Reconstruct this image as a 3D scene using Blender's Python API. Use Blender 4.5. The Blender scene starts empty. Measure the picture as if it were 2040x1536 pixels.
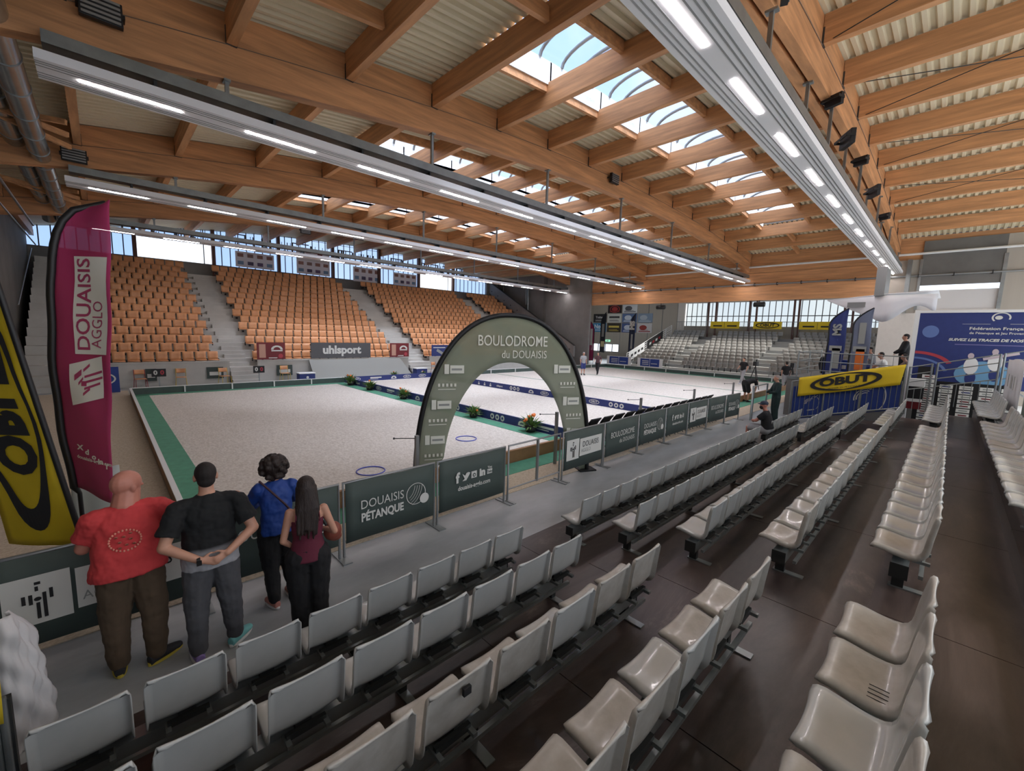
import bpy, bmesh, math, random
from mathutils import Vector, Matrix, Euler
random.seed(7)
PI=math.pi
scene=bpy.context.scene
COL=scene.collection
# ------------------------------------------------------------------ camera
cd=bpy.data.cameras.new('camera'); cam=bpy.data.objects.new('camera',cd); COL.objects.link(cam)
cd.sensor_width=36.0; cd.lens=14.858; cd.clip_start=0.02; cd.clip_end=400
CR=Matrix(((0.719859,0.064845,-0.691085),(-0.69348,0.109942,-0.712038),(0.029807,0.991821,0.124111)))
cam.matrix_world=Matrix.Translation((0,0,3.05))@CR.to_4x4()
scene.camera=cam
# ------------------------------------------------------------------ world, light, exposure
vs=scene.view_settings
vs.view_transform='Standard'; vs.look='None'; vs.gamma=1.0; vs.exposure=0.38; vs.use_curve_mapping=False
w=bpy.data.worlds.new('sky'); scene.world=w; w.use_nodes=True
nt=w.node_tree; nt.nodes.clear()
wo=nt.nodes.new('ShaderNodeOutputWorld'); bg=nt.nodes.new('ShaderNodeBackground')
tc=nt.nodes.new('ShaderNodeTexCoord'); sx=nt.nodes.new('ShaderNodeSeparateXYZ'); rp=nt.nodes.new('ShaderNodeValToRGB')
nz=nt.nodes.new('ShaderNodeTexNoise'); nz.inputs['Scale'].default_value=2.2; nz.inputs['Detail'].default_value=5
mx=nt.nodes.new('ShaderNodeMix'); mx.data_type='RGBA'; mx.inputs[7].default_value=(1,1,1,1)
cr=nt.nodes.new('ShaderNodeValToRGB')
nt.links.new(tc.outputs['Generated'],sx.inputs[0]); nt.links.new(sx.outputs['Z'],rp.inputs[0])
rp.color_ramp.elements[0].position=0.0; rp.color_ramp.elements[0].color=(0.82,0.89,1,1)
rp.color_ramp.elements[1].position=0.7; rp.color_ramp.elements[1].color=(0.42,0.62,0.95,1)
nt.links.new(tc.outputs['Generated'],nz.inputs['Vector']); nt.links.new(nz.outputs['Fac'],cr.inputs[0])
cr.color_ramp.elements[0].position=0.4; cr.color_ramp.elements[1].position=0.62
nt.links.new(cr.outputs[0],mx.inputs[0]); nt.links.new(rp.outputs[0],mx.inputs[6])
nt.links.new(mx.outputs[2],bg.inputs[0]); bg.inputs[1].default_value=1.7
nt.links.new(bg.outputs[0],wo.inputs[0])
sd=bpy.data.lights.new('sun','SUN'); sd.energy=14.0; sd.angle=math.radians(50); sd.color=(1,0.98,0.95)
sun=bpy.data.objects.new('sun',sd); COL.objects.link(sun); sun.rotation_euler=(math.radians(20),math.radians(4),0)
# ------------------------------------------------------------------ materials
MATS={}
def hexc(r,g,b):
    f=lambda c:(c/255/12.92) if c/255<=0.04045 else ((c/255+0.055)/1.055)**2.4
    return (f(r),f(g),f(b),1)
def mat(name,rgb,rough=0.6,metal=0.0,var=0.0,scale=6.0,stretch=None,bump=0.0,bscale=None,emit=None,estr=0,spec=0.5,alpha=None,rgb2=None,coat=0.0,transl=0):
    m=bpy.data.materials.new(name); m.use_nodes=True; n=m.node_tree; L=n.links; b=n.nodes['Principled BSDF']
    c=hexc(*rgb); b.inputs['Base Color'].default_value=c
    b.inputs['Roughness'].default_value=rough; b.inputs['Metallic'].default_value=metal
    b.inputs['Specular IOR Level'].default_value=spec
    if coat: b.inputs['Coat Weight'].default_value=coat; b.inputs['Coat Roughness'].default_value=0.06
    if var>0 or rgb2 or bump>0:
        t=n.nodes.new('ShaderNodeTexCoord'); mp=n.nodes.new('ShaderNodeMapping')
        L.new(t.outputs['Object'],mp.inputs[0])
        if stretch: mp.inputs['Scale'].default_value=stretch
        z=n.nodes.new('ShaderNodeTexNoise'); z.inputs['Scale'].default_value=scale; z.inputs['Detail'].default_value=6; z.inputs['Roughness'].default_value=0.6
        L.new(mp.outputs[0],z.inputs['Vector'])
    if var>0 or rgb2:
        r=n.nodes.new('ShaderNodeValToRGB'); L.new(z.outputs['Fac'],r.inputs[0])
        if rgb2: c2=hexc(*rgb2); c1=c
        else:
            c1=tuple(max(0,v*(1-var)) for v in c[:3])+(1,); c2=tuple(min(1,v*(1+var)) for v in c[:3])+(1,)
        r.color_ramp.elements[0].position=0.33; r.color_ramp.elements[0].color=c1
        r.color_ramp.elements[1].position=0.68; r.color_ramp.elements[1].color=c2
        L.new(r.outputs[0],b.inputs['Base Color'])
    if bump>0:
        bn=n.nodes.new('ShaderNodeBump'); bn.inputs['Strength'].default_value=bump; bn.inputs['Distance'].default_value=0.01
        z2=n.nodes.new('ShaderNodeTexNoise'); z2.inputs['Scale'].default_value=bscale or scale*6; z2.inputs['Detail'].default_value=4
        L.new(mp.outputs[0],z2.inputs['Vector']); L.new(z2.outputs['Fac'],bn.inputs['Height']); L.new(bn.outputs[0],b.inputs['Normal'])
    if emit:
        b.inputs['Emission Color'].default_value=hexc(*emit); b.inputs['Emission Strength'].default_value=estr
    if alpha is not None: b.inputs['Alpha'].default_value=alpha
    if transl:
        tr=n.nodes.new('ShaderNodeBsdfTranslucent'); tr.inputs[0].default_value=c; ms=n.nodes.new('ShaderNodeMixShader'); ms.inputs[0].default_value=transl
        o=n.nodes['Material Output']; L.new(b.outputs[0],ms.inputs[1]); L.new(tr.outputs[0],ms.inputs[2]); L.new(ms.outputs[0],o.inputs[0])
    MATS[name]=m; return m
def glassmat(name,rgb,gl=0.06,rough=0.1):
    m=bpy.data.materials.new(name); m.use_nodes=True; n=m.node_tree; n.nodes.remove(n.nodes['Principled BSDF'])
    t=n.nodes.new('ShaderNodeBsdfTransparent'); t.inputs[0].default_value=hexc(*rgb)
    g=n.nodes.new('ShaderNodeBsdfGlossy'); g.inputs['Roughness'].default_value=rough
    ms=n.nodes.new('ShaderNodeMixShader'); ms.inputs[0].default_value=gl
    n.links.new(t.outputs[0],ms.inputs[1]); n.links.new(g.outputs[0],ms.inputs[2]); n.links.new(ms.outputs[0],n.nodes['Material Output'].inputs[0])
    MATS[name]=m; return m
def sheer(name,rgb,a):
    m=mat(name,rgb,0.8); n=m.node_tree
    t=n.nodes.new('ShaderNodeBsdfTransparent'); ms=n.nodes.new('ShaderNodeMixShader'); ms.inputs[0].default_value=a
    b=n.nodes['Principled BSDF']; n.links.new(t.outputs[0],ms.inputs[1]); n.links.new(b.outputs[0],ms.inputs[2])
    n.links.new(ms.outputs[0],n.nodes['Material Output'].inputs[0]); return m
woodx=mat('glulam_x',(198,142,96),0.55,var=0.26,scale=1.6,stretch=(0.35,3,5),bump=0.05)
woody=mat('glulam_y',(202,148,102),0.55,var=0.24,scale=1.6,stretch=(3,0.35,5),bump=0.05)
seam=mat('seam',(120,100,84),0.6)
steelp=mat('dark_plate',(70,68,66),0.5,0.3)
deckm=mat('deck',(222,210,180),0.5,var=0.05,scale=0.5)
concm=mat('concrete',(192,190,184),0.85,var=0.10,scale=0.8,bump=0.1)
concw=mat('concrete_wall',(128,126,124),0.8,var=0.16,scale=0.5,bump=0.1)
concd=mat('concrete_dark',(110,108,104),0.8,var=0.15,scale=0.7)
beigew=mat('beige_panel',(170,162,150),0.7,var=0.04,scale=0.4,stretch=(1,6,0.1))
whitew=mat('white_wall',(206,200,192),0.7,var=0.03)
floorm=mat('floor_concrete',(154,158,160),0.28,var=0.22,scale=1.1,stretch=(0.6,1.4,1),bump=0.04,spec=0.6)
platm=mat('plywood_platform',(36,28,27),0.34,scale=1.3,rgb2=(76,64,60),stretch=(0.5,1.6,1),bump=0.05,spec=0.55)
for nd in platm.node_tree.nodes:
    if nd.type=='TEX_NOISE' and nd.inputs['Scale'].default_value<2: nd.inputs['Detail'].default_value=12; nd.inputs['Roughness'].default_value=0.74; nd.inputs['Distortion'].default_value=0.6
    if nd.type=='VALTORGB':
        e=nd.color_ramp.elements.new(0.74); e.color=hexc(122,108,102); nd.color_ramp.elements[1].position=0.60
gravel=mat('gravel',(198,189,178),0.95,scale=26,stretch=(1,0.5,1),rgb2=(234,228,220),bump=0.5,bscale=120)
gravel2=mat('gravel_warm',(176,160,138),0.95,scale=30,rgb2=(206,192,170),bump=0.4,bscale=90)
greenm=mat('green_edge',(84,150,122),0.8,var=0.1)
darkgreen=mat('kerb_green',(66,82,78),0.6,var=0.1)
kerbwood=mat('kerb_ply',(156,118,84),0.7,var=0.12,scale=3)
whitem=mat('white',(228,228,226),0.5)
greym=mat('grey_metal',(150,152,152),0.4,0.6)
galv=mat('galvanised',(150,156,156),0.38,0.75,var=0.12,scale=3)
darkmet=mat('dark_metal',(58,60,60),0.45,0.5)
blackm=mat('black',(18,18,20),0.5)
panelw=mat('panel_white',(236,236,238),0.4)
led=mat('led',(255,250,250),0.5,emit=(255,246,248),estr=50)
seatg=mat('seat_grey',(182,184,181),0.22,scale=2.2,rgb2=(196,197,194),spec=0.5,coat=0.35)
seatd=mat('seat_dusty',(168,163,154),0.28,scale=7,rgb2=(194,191,184),spec=0.5,coat=0.2)
seatfar=mat('seat_far',(142,139,133),0.4,var=0.05)
orange=mat('beech_ply',(222,160,112),0.45,var=0.12,scale=2.5)
navy=mat('navy',(38,52,112),0.6,var=0.06)
blue2=mat('royal_blue',(34,62,138),0.6,var=0.05)
bannerg=mat('banner_green',(66,78,74),0.7,var=0.06,scale=1.5)
printw=mat('print_white',(214,214,208),0.7)
printg=mat('print_grey',(150,152,148),0.7)
yellow=mat('yellow_fabric',(222,196,44),0.7,var=0.06,transl=0.25)
yellow2=mat('yellow_board',(232,200,40),0.6)
magenta=sheer('magenta_fabric',(164,44,94),0.84)
inkb=mat('ink_black',(34,34,36),0.7)
duct=mat('spiral_duct',(176,186,190),0.24,0.95,var=0.1,scale=2)
archg=sheer('arch_mesh',(140,146,124),0.80)
farglass=glassmat('far_glass',(214,216,214),0.04)
archw=mat('arch_print',(226,226,214),0.8)
winblue=glassmat('window_glass',(150,170,200),0.05)
skyglass=glassmat('skylight_glass',(196,206,226),0.04)
clearg=glassmat('clear_glass',(250,252,255),0.03)
frost=mat('shaft_white',(232,236,236),0.6)
mull=mat('mullion',(74,72,78),0.5,0.3)
rustcol=mat('column_brown',(96,66,60),0.6)
redm=mat('red_board',(112,22,30),0.5)
leaf=mat('leaf',(88,120,52),0.7,var=0.4,scale=30)
flower=mat('orange_flower',(226,120,50),0.6)
potm=mat('pot_black',(28,30,28),0.6)
bluering=mat('ring_blue',(74,88,196),0.4)
stringm=mat('string_green',(130,170,150),0.8)
paper=mat('white_sheet',(212,212,214),0.8,var=0.03,bump=0.2,bscale=3,scale=2)
skin=mat('skin',(196,146,122),0.55,var=0.06,scale=8)
skinr=mat('skin_ruddy',(190,126,108),0.5,var=0.08,scale=8)
hairb=mat('hair_dark',(40,28,24),0.6,var=0.3,scale=60,stretch=(1,1,0.15),bump=0.6,bscale=90)
hairs=mat('hair_short',(34,28,26),0.8,var=0.3,scale=80)
redsh=mat('red_shirt',(200,62,64),0.85,var=0.10,scale=3,bump=0.3,bscale=7)
olive=mat('olive_trousers',(84,68,52),0.9,var=0.12,scale=4,bump=0.4,bscale=10)
greytr=mat('grey_joggers',(82,82,86),0.9,var=0.1,scale=4,bump=0.4,bscale=9)
blacksh=mat('black_cloth',(22,22,25),0.85,var=0.2,scale=4,bump=0.3,bscale=9)
bluej=mat('blue_jacket',(22,62,140),0.6,var=0.15,scale=4,bump=0.4,bscale=8)
maroon=mat('maroon_top',(96,30,50),0.8,var=0.12,scale=5,bump=0.3,bscale=12)
greysh=mat('grey_cloth',(150,150,152),0.85,var=0.1)
greencl=mat('dark_green_cloth',(24,44,44),0.85,var=0.15)
shoew=mat('shoe_white',(206,206,214),0.6); shoel=mat('shoe_lilac',(140,120,180),0.6); shoet=mat('shoe_teal',(120,190,190),0.6)
shoed=mat('shoe_dark',(44,44,48),0.7); soley=mat('sole_yellow',(206,186,70),0.6); shoep=mat('sandal_pink',(190,130,120),0.6)
def gradmat(name,c1,c2,z1,z2):
    m=bpy.data.materials.new(name); m.use_nodes=True; n=m.node_tree; L=n.links; b=n.nodes['Principled BSDF']; b.inputs['Roughness'].default_value=0.85
    t=n.nodes.new('ShaderNodeTexCoord'); s=n.nodes.new('ShaderNodeSeparateXYZ'); mr=n.nodes.new('ShaderNodeMapRange'); r=n.nodes.new('ShaderNodeValToRGB')
    L.new(t.outputs['Object'],s.inputs[0]); L.new(s.outputs['Z'],mr.inputs[0]); mr.inputs[1].default_value=z1; mr.inputs[2].default_value=z2
    L.new(mr.outputs[0],r.inputs[0]); r.color_ramp.elements[0].color=hexc(*c1); r.color_ramp.elements[1].color=hexc(*c2); L.new(r.outputs[0],b.inputs['Base Color'])
    return m
ombre=gradmat('ombre_tee',(158,158,162),(20,22,24),1.05,1.10)
def windowprint(): pass
# ------------------------------------------------------------------ builders
class MB:
    def __init__(s): s.v=[]; s.f=[]; s.m=[]; s.smooth=[]; s.mats=[]
    def mi(s,m):
        if m not in s.mats: s.mats.append(m)
        return s.mats.index(m)
    def add(s,vs_,fs,m,sm=False):
        o=len(s.v); s.v+= [tuple(v) for v in vs_]; k=s.mi(m)
        for f in fs: s.f.append(tuple(o+i for i in f)); s.m.append(k); s.smooth.append(sm)
    def box(s,x0,x1,y0,y1,z0,z1,m,M=None):
        vs_=[Vector((x,y,z)) for x in (x0,x1) for y in (y0,y1) for z in (z0,z1)]
        if M: vs_=[M@v for v in vs_]
        s.add(vs_,[(0,1,3,2),(4,6,7,5),(0,4,5,1),(2,3,7,6),(0,2,6,4),(1,5,7,3)],m)
    def bar(s,p0,p1,wd,ht,m,up=(0,0,1)):
        p0=Vector(p0);p1=Vector(p1);d=(p1-p0);l=d.length
        if l<1e-6:return
        d/=l; u=Vector(up)
        if abs(d.dot(u))>0.99: u=Vector((1,0,0))
        sd=d.cross(u).normalized(); u=sd.cross(d)
        vs_=[p+sd*a*wd/2+u*b*ht/2 for p in (p0,p1) for a,b in ((-1,-1),(1,-1),(1,1),(-1,1))]
        s.add(vs_,[(0,3,2,1),(4,5,6,7),(0,1,5,4),(1,2,6,5),(2,3,7,6),(3,0,4,7)],m)
    def tube(s,pts,r,m,n=10,cap=True,sm=True):
        pts=[Vector(p) for p in pts]; rs=r if isinstance(r,(list,tuple)) else [r]*len(pts)
        rings=[]; pu=None
        for i,p in enumerate(pts):
            a=pts[max(0,i-1)];b=pts[min(len(pts)-1,i+1)]; d=(b-a).normalized()
            u=pu if pu is not None else (Vector((0,0,1)) if abs(d.z)<0.95 else Vector((1,0,0)))
            sd=d.cross(u).normalized(); u=sd.cross(d).normalized(); pu=u
            rings.append([p+(sd*math.cos(2*PI*k/n)+u*math.sin(2*PI*k/n))*rs[i] for k in range(n)])
        vs_=[v for rg in rings for v in rg]; fs=[]
        for i in range(len(pts)-1):
            for k in range(n): fs.append((i*n+k,i*n+(k+1)%n,(i+1)*n+(k+1)%n,(i+1)*n+k))
        s.add(vs_,fs,m,sm)
        if cap:
            s.add(rings[0],[tuple(range(n))],m); s.add(rings[-1],[tuple(reversed(range(n)))],m)
    def poly(s,pts,m): s.add(pts,[tuple(range(len(pts)))],m)
    def grid(s,fn,nu,nv,m,sm=True,back=None):
        vs_=[fn(i/nu,j/nv) for i in range(nu+1) for j in range(nv+1)]
        fs=[(i*(nv+1)+j,(i+1)*(nv+1)+j,(i+1)*(nv+1)+j+1,i*(nv+1)+j+1) for i in range(nu) for j in range(nv)]
        s.add(vs_,fs,m,sm)
    def sheet(s,fn,nu,nv,th,m,sm=True):   # grid with thickness
        P=[[Vector(fn(i/nu,j/nv)) for j in range(nv+1)] for i in range(nu+1)]
        N=[[None]*(nv+1) for _ in range(nu+1)]
        for i in range(nu+1):
            for j in range(nv+1):
                a=P[min(nu,i+1)][j]-P[max(0,i-1)][j]; b=P[i][min(nv,j+1)]-P[i][max(0,j-1)]
                nn=a.cross(b); N[i][j]=nn.normalized() if nn.length>1e-9 else Vector((0,0,1))
        vs_=[P[i][j]+N[i][j]*th/2 for i in range(nu+1) for j in range(nv+1)]+[P[i][j]-N[i][j]*th/2 for i in range(nu+1) for j in range(nv+1)]
        K=(nu+1)*(nv+1); id=lambda i,j:i*(nv+1)+j; fs=[]
        for i in range(nu):
            for j in range(nv):
                fs.append((id(i,j),id(i+1,j),id(i+1,j+1),id(i,j+1))); fs.append((K+id(i,j),K+id(i,j+1),K+id(i+1,j+1),K+id(i+1,j)))
        for i in range(nu):
            fs.append((id(i,0),K+id(i,0),K+id(i+1,0),id(i+1,0))); fs.append((id(i,nv),id(i+1,nv),K+id(i+1,nv),K+id(i,nv)))
        for j in range(nv):
            fs.append((id(0,j),id(0,j+1),K+id(0,j+1),K+id(0,j))); fs.append((id(nu,j),K+id(nu,j),K+id(nu,j+1),id(nu,j+1)))
        s.add(vs_,fs,m,sm)
    def ell(s,c,r,m,R=None,nu=14,nv=10):
        c=Vector(c); vs_=[]; 
        for i in range(nv+1):
            th=PI*i/nv
            for j in range(nu):
                ph=2*PI*j/nu; v=Vector((r[0]*math.sin(th)*math.cos(ph),r[1]*math.sin(th)*math.sin(ph),r[2]*math.cos(th)))
                if R: v=R@v
                vs_.append(c+v)
        fs=[(i*nu+j,(i+1)*nu+j,(i+1)*nu+(j+1)%nu,i*nu+(j+1)%nu) for i in range(nv) for j in range(nu)]
        s.add(vs_,fs,m,True)
    def caps(s,p0,r0,p1,r1,m,n=12,fl=1.0,side=None):
        p0=Vector(p0);p1=Vector(p1); d=p1-p0; l=d.length
        if l<1e-5: s.ell(p0,(r0,r0,r0),m); return
        d/=l; u=Vector(side) if side else (Vector((1,0,0)) if abs(d.x)<0.9 else Vector((0,1,0)))
        f=d.cross(u).normalized(); u=f.cross(d).normalized()
        rg=[]
        K=4
        for i in range(K+1):
            t=PI/2*(i/K); rg.append((p0-d*r0*math.cos(t),r0*math.sin(t)))
        for i in range(K+1):
            t=PI/2*(i/K); rg.append((p1+d*r1*math.sin(t),r1*math.cos(t)))
        vs_=[c+(u*math.cos(2*PI*k/n)+f*fl*math.sin(2*PI*k/n))*max(r,1e-4) for c,r in rg for k in range(n)]
        fs=[(i*n+k,i*n+(k+1)%n,(i+1)*n+(k+1)%n,(i+1)*n+k) for i in range(len(rg)-1) for k in range(n)]
        s.add(vs_,fs,m,True)
        L_=len(rg)
        s.add(vs_[:n],[tuple(reversed(range(n)))],m,True); s.add(vs_[-n:],[tuple(range(n))],m,True)
    def loft(s,secs,m,side=(1,0,0),n=24,p=2.0,sm=True,cap=True):
        # secs: (center, r_side, r_front)
        C_=[Vector(c) for c,_,_ in secs]; S=Vector(side).normalized(); rings=[]
        for i,(c,a,b) in enumerate(secs):
            d=(C_[min(len(C_)-1,i+1)]-C_[max(0,i-1)]).normalized(); f=d.cross(S).normalized()
            rg=[]
            for k in range(n):
                t=2*PI*k/n; cx=math.copysign(abs(math.cos(t))**(2/p),math.cos(t)); sy=math.copysign(abs(math.sin(t))**(2/p),math.sin(t))
                rg.append(C_[i]+S*a*cx-f*b*sy)
            rings.append(rg)
        vs_=[v for r_ in rings for v in r_]
        fs=[(i*n+k,i*n+(k+1)%n,(i+1)*n+(k+1)%n,(i+1)*n+k) for i in range(len(secs)-1) for k in range(n)]
        if cap: fs+= [tuple(reversed(range(n))),tuple(range((len(secs)-1)*n,len(secs)*n))]
        s.add(vs_,fs,m,sm)
    def mesh(s,me,M,m):
        s.add([M@v.co for v in me.vertices],[tuple(p.vertices) for p in me.polygons],m)
    def data(s,name):
        me=bpy.data.meshes.new(name); me.from_pydata(s.v,[],s.f)
        for m in s.mats: me.materials.append(m)
        for p,k,sm in zip(me.polygons,s.m,s.smooth): p.material_index=k; p.use_smooth=sm
        me.update(); return me
    def build(s,name,parent=None,loc=None,fix=False,bevel=0):
        me=s.data(name)
        if fix:
            b=bmesh.new(); b.from_mesh(me); bmesh.ops.recalc_face_normals(b,faces=b.faces); b.to_mesh(me); b.free()
        o=bpy.data.objects.new(name,me); COL.objects.link(o)
        if loc: o.location=loc
        if parent: o.parent=parent
        if bevel:
            md=o.modifiers.new('bevel','BEVEL'); md.width=bevel; md.segments=2; md.limit_method='ANGLE'
        return o
def tag(o,label,cat=None,group=None,kind=None):
    o['label']=label
    if cat: o['category']=cat
    if group: o['group']=group
    if kind: o['kind']=kind
    return o
def thing(name,label,cat,loc=(0,0,0),rz=0,group=None,kind=None):
    o=bpy.data.objects.new(name,None); COL.objects.link(o); o.location=loc; o.rotation_euler=(0,0,rz); o.empty_display_size=0.1
    return tag(o,label,cat,group,kind)
def struct(o,label,cat='structure',group=None): return tag(o,label,cat,group,'structure')
def dup(root,loc,rz,label,group=None,parts=True):
    r=root.copy(); COL.objects.link(r); r.location=loc; r.rotation_euler=(0,0,rz); r['label']=label
    if group: r['group']=group
    if parts:
        for ch in list(root.children):
            c=ch.copy(); COL.objects.link(c); c.parent=r
            for g in list(ch.children):
                d=g.copy(); COL.objects.link(d); d.parent=c
    return r
TXT={}
def text(s,h,bold=0.0,sx=1.0,align='CENTER',shear=0.0):
    k=(s,round(h,4),bold,sx,align,shear)
    if k in TXT: return TXT[k]
    cu=bpy.data.curves.new('t','FONT'); cu.body=s; cu.size=h/0.70; cu.offset=bold*h; cu.align_x=align; cu.align_y='CENTER'; cu.fill_mode='FRONT'; cu.resolution_u=3; cu.shear=shear
    o=bpy.data.objects.new('t',cu); COL.objects.link(o)
    me=bpy.data.meshes.new_from_object(o); bpy.data.objects.remove(o); bpy.data.curves.remove(cu)
    if sx!=1:
        for v in me.vertices: v.co.x*=sx
    TXT[k]=me; return me
def planeM(o,u,v):
    u=Vector(u).normalized(); v=Vector(v).normalized(); n=u.cross(v)
    M=Matrix((( u.x,v.x,n.x,o[0]),(u.y,v.y,n.y,o[1]),(u.z,v.z,n.z,o[2]),(0,0,0,1))); return M
def q(mb,M,x0,x1,y0,y1,m,z=0.0,rot=0,th=0.002):   # thin raised rectangle in a local plane
    c=((x0+x1)/2,(y0+y1)/2); a=(x1-x0)/2; b=(y1-y0)/2; cr,sr=math.cos(rot),math.sin(rot)
    P=[]
    for zz in (z,z+th):
        for dx,dy in ((-a,-b),(a,-b),(a,b),(-a,b)): P.append(M@Vector((c[0]+dx*cr-dy*sr,c[1]+dx*sr+dy*cr,zz)))
    mb.add(P,[(0,3,2,1),(4,5,6,7),(0,1,5,4),(1,2,6,5),(2,3,7,6),(3,0,4,7)],m)
def ring2d(mb,M,cx,cy,rx,ry,wd,m,z=0.003,n=40,a0=0,a1=2*PI,wd2=None):
    vs_=[];fs=[]
    for i in range(n+1):
        a=a0+(a1-a0)*i/n; ww=wd if wd2 is None else wd+(wd2-wd)*abs(math.cos(a))
        for rr in (0,1): vs_.append(M@Vector((cx+(rx-ww*rr)*math.cos(a),cy+(ry-ww*rr*0.75)*math.sin(a),z)))
    for i in range(n): fs.append((2*i,2*i+2,2*i+3,2*i+1))
    mb.add(vs_,fs,m)
def disc2d(mb,M,cx,cy,rx,ry,m,z=0.003,n=24):
    mb.add([M@Vector((cx+rx*math.cos(2*PI*i/n),cy+ry*math.sin(2*PI*i/n),z)) for i in range(n)],[tuple(range(n))],m)
def t2(mb,M,s,x,y,h,m,bold=0.0,sx=1.0,align='CENTER',z=0.004,shear=0.0):
    mb.mesh(text(s,h,bold,sx,align,shear),M@Matrix.Translation((x,y,z)),m)
ORD=['first','second','third','fourth','fifth','sixth','seventh','eighth','ninth','tenth','eleventh','twelfth','thirteenth','fourteenth','fifteenth','sixteenth','seventeenth','eighteenth','nineteenth','twentieth','twenty-first','twenty-second']
def zb(x): return -0.00440467*x*x+0.1603997*x+7.71808
# ================================================================== SETTING
m=MB(); m.box(-3.2,49,-8,39.2,-0.3,0.0,floorm); struct(m.build('floor'),'grey concrete hall floor, smooth and slightly shiny along the walkway','floor')
m=MB(); m.box(0.75,35.4,6.95,23.3,0.0,0.02,gravel); struct(m.build('gravel_court'),'pale grey gravel playing court between low boards','court')
m=MB(); m.box(-2.3,0.68,5.55,25.0,0.0,0.012,gravel2); m.box(0.68,35.4,5.55,6.3,0.0,0.012,gravel2); struct(m.build('gravel_path'),'warm beige gravel path running round the outside of the court','path')
m=MB(); m.box(0.8,9.5,22.85,23.25,0.02,0.03,greenm); m.box(0.8,1.25,6.98,23.0,0.02,0.03,greenm); m.box(9.0,9.52,6.98,22.9,0.02,0.03,greenm); m.box(0.75,34,6.3,6.86,0.0,0.02,greenm); m.box(34.6,35.3,7,23.2,0.02,0.03,greenm)
struct(m.build('green_edge_strip'),'green carpet strip edging the gravel court','carpet')
# low boards
def kerb(name,label,p0,p1,face,h=0.28,th=0.05,posts=0,topm=whitem,outer=None):
    m=MB(); p0=Vector(p0);p1=Vector(p1); c=(p0+p1)/2
    m.bar((p0.x,p0.y,h/2+0.01),(p1.x,p1.y,h/2+0.01),th,h,face)
    m.bar((p0.x,p0.y,h+0.02),(p1.x,p1.y,h+0.02),th+0.03,0.025,topm)
    d=(p1-p0); 
    if posts:
        n=int(d.length/posts)
        for i in range(1,n+1):
            p=p0+d*i/(n+1); s=(p1-p0).normalized(); nn=Vector((s.y,-s.x,0))
            m.bar((p.x+nn.x*0.05,p.y+nn.y*0.05,0.03),(p.x+nn.x*0.05,p.y+nn.y*0.05,h),0.06,0.05,whitem)
    return struct(m.build(name),label,'kerb board')
kerb('court_kerb','low plywood board with white top along the left side of the court',(0.71,6.9,0),(0.71,23.3,0),kerbwood)
kerb('court_kerb','dark green low board with white rail below the wooden seat stand',(0.71,23.33,0),(9.6,23.33,0),darkgreen,posts=2.1)
kerb('court_kerb','low brown board on the near side of the court behind the barriers',(0.71,6.9,0),(34.5,6.9,0),kerbwood,topm=kerbwood)
kerb('court_kerb','dark green low board along the rear edge right of the blue boards',(15.4,23.33,0),(35.4,23.33,0),darkgreen,posts=2.6)
kerb('court_kerb','dark green low board with white rail below the grey far stand',(35.4,23.3,0),(35.4,6.9,0),darkgreen,posts=2.2)
def logos(mb,M,L,seed,h=0.28):
    r=random.Random(seed); x=0.35
    while x<L-0.8:
        k=r.choice(['rings','obut','text','shell','text2','dots'])
        if k=='rings':
            for i in range(3): disc2d(mb,M,x+i*0.26,0,0.1,0.1,printw); disc2d(mb,M,x+i*0.26,0,0.045,0.045,navy,z=0.006)
            x+=1.3
        elif k=='obut':
            ring2d(mb,M,x+0.25,0,0.27,0.1,0.03,printw); t2(mb,M,'OBUT',x+0.25,0,0.09,printw,0.03,z=0.006); x+=1.1
        elif k=='text': q(mb,M,x,x+0.7,0.0,0.07,printw,z=0.003); q(mb,M,x,x+0.5,-0.06,-0.035,printw,z=0.003); x+=1.35
        elif k=='text2': t2(mb,M,'uhlsport',x+0.3,0,0.1,printw,0.04); x+=1.2
        elif k=='shell': ring2d(mb,M,x+0.15,-0.05,0.17,0.13,0.08,printw,a0=0,a1=PI); q(mb,M,x-0.02,x+0.32,-0.09,-0.05,printw,z=0.003); x+=0.8
        else:
            disc2d(mb,M,x+0.05,0.05,0.035,0.035,printw); q(mb,M,x-0.02,x+0.12,-0.09,-0.0,printw,z=0.003); x+=0.5
def bluekerb(label,p0,p1,nrm,seed):
    m=MB(); p0=Vector(p0);p1=Vector(p1); m.bar((p0.x,p0.y,0.16),(p1.x,p1.y,0.16),0.05,0.28,navy); m.bar((p0.x,p0.y,0.305),(p1.x,p1.y,0.305),0.06,0.012,navy)
    o=m.build('sponsor_kerb'); struct(o,label,'kerb board')
    u=Vector((0,0,1)).cross(Vector(nrm)); st=p0 if (p1-p0).dot(u)>0 else p1
    M=planeM(st+Vector(nrm)*0.028+Vector((0,0,0.16)),u,(0,0,1)); l=MB(); logos(l,M,(p1-p0).length,seed); l.build('sponsor_logos',o)
bluekerb('navy blue sponsor board across the court nearest to the arch banner',(9.6,6.95,0),(9.6,23.3,0),(-1,0,0),3)
bluekerb('navy blue sponsor board across the middle of the court, second from the left',(15.35,6.95,0),(15.35,23.3,0),(-1,0,0),5)
bluekerb('navy blue sponsor board along the rear edge in front of the grey ramp',(9.65,23.33,0),(15.3,23.33,0),(0,-1,0),8)
for i,x in enumerate((20.5,26.7)):
    m=MB(); m.tube([(x,7,0.05),(x,23.2,0.05)],0.012,stringm,6); tag(m.build('lane_string'),'thin green string across the far gravel lanes, %s beyond the second navy board'%('first','second')[i],'string','lane strings')
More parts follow.
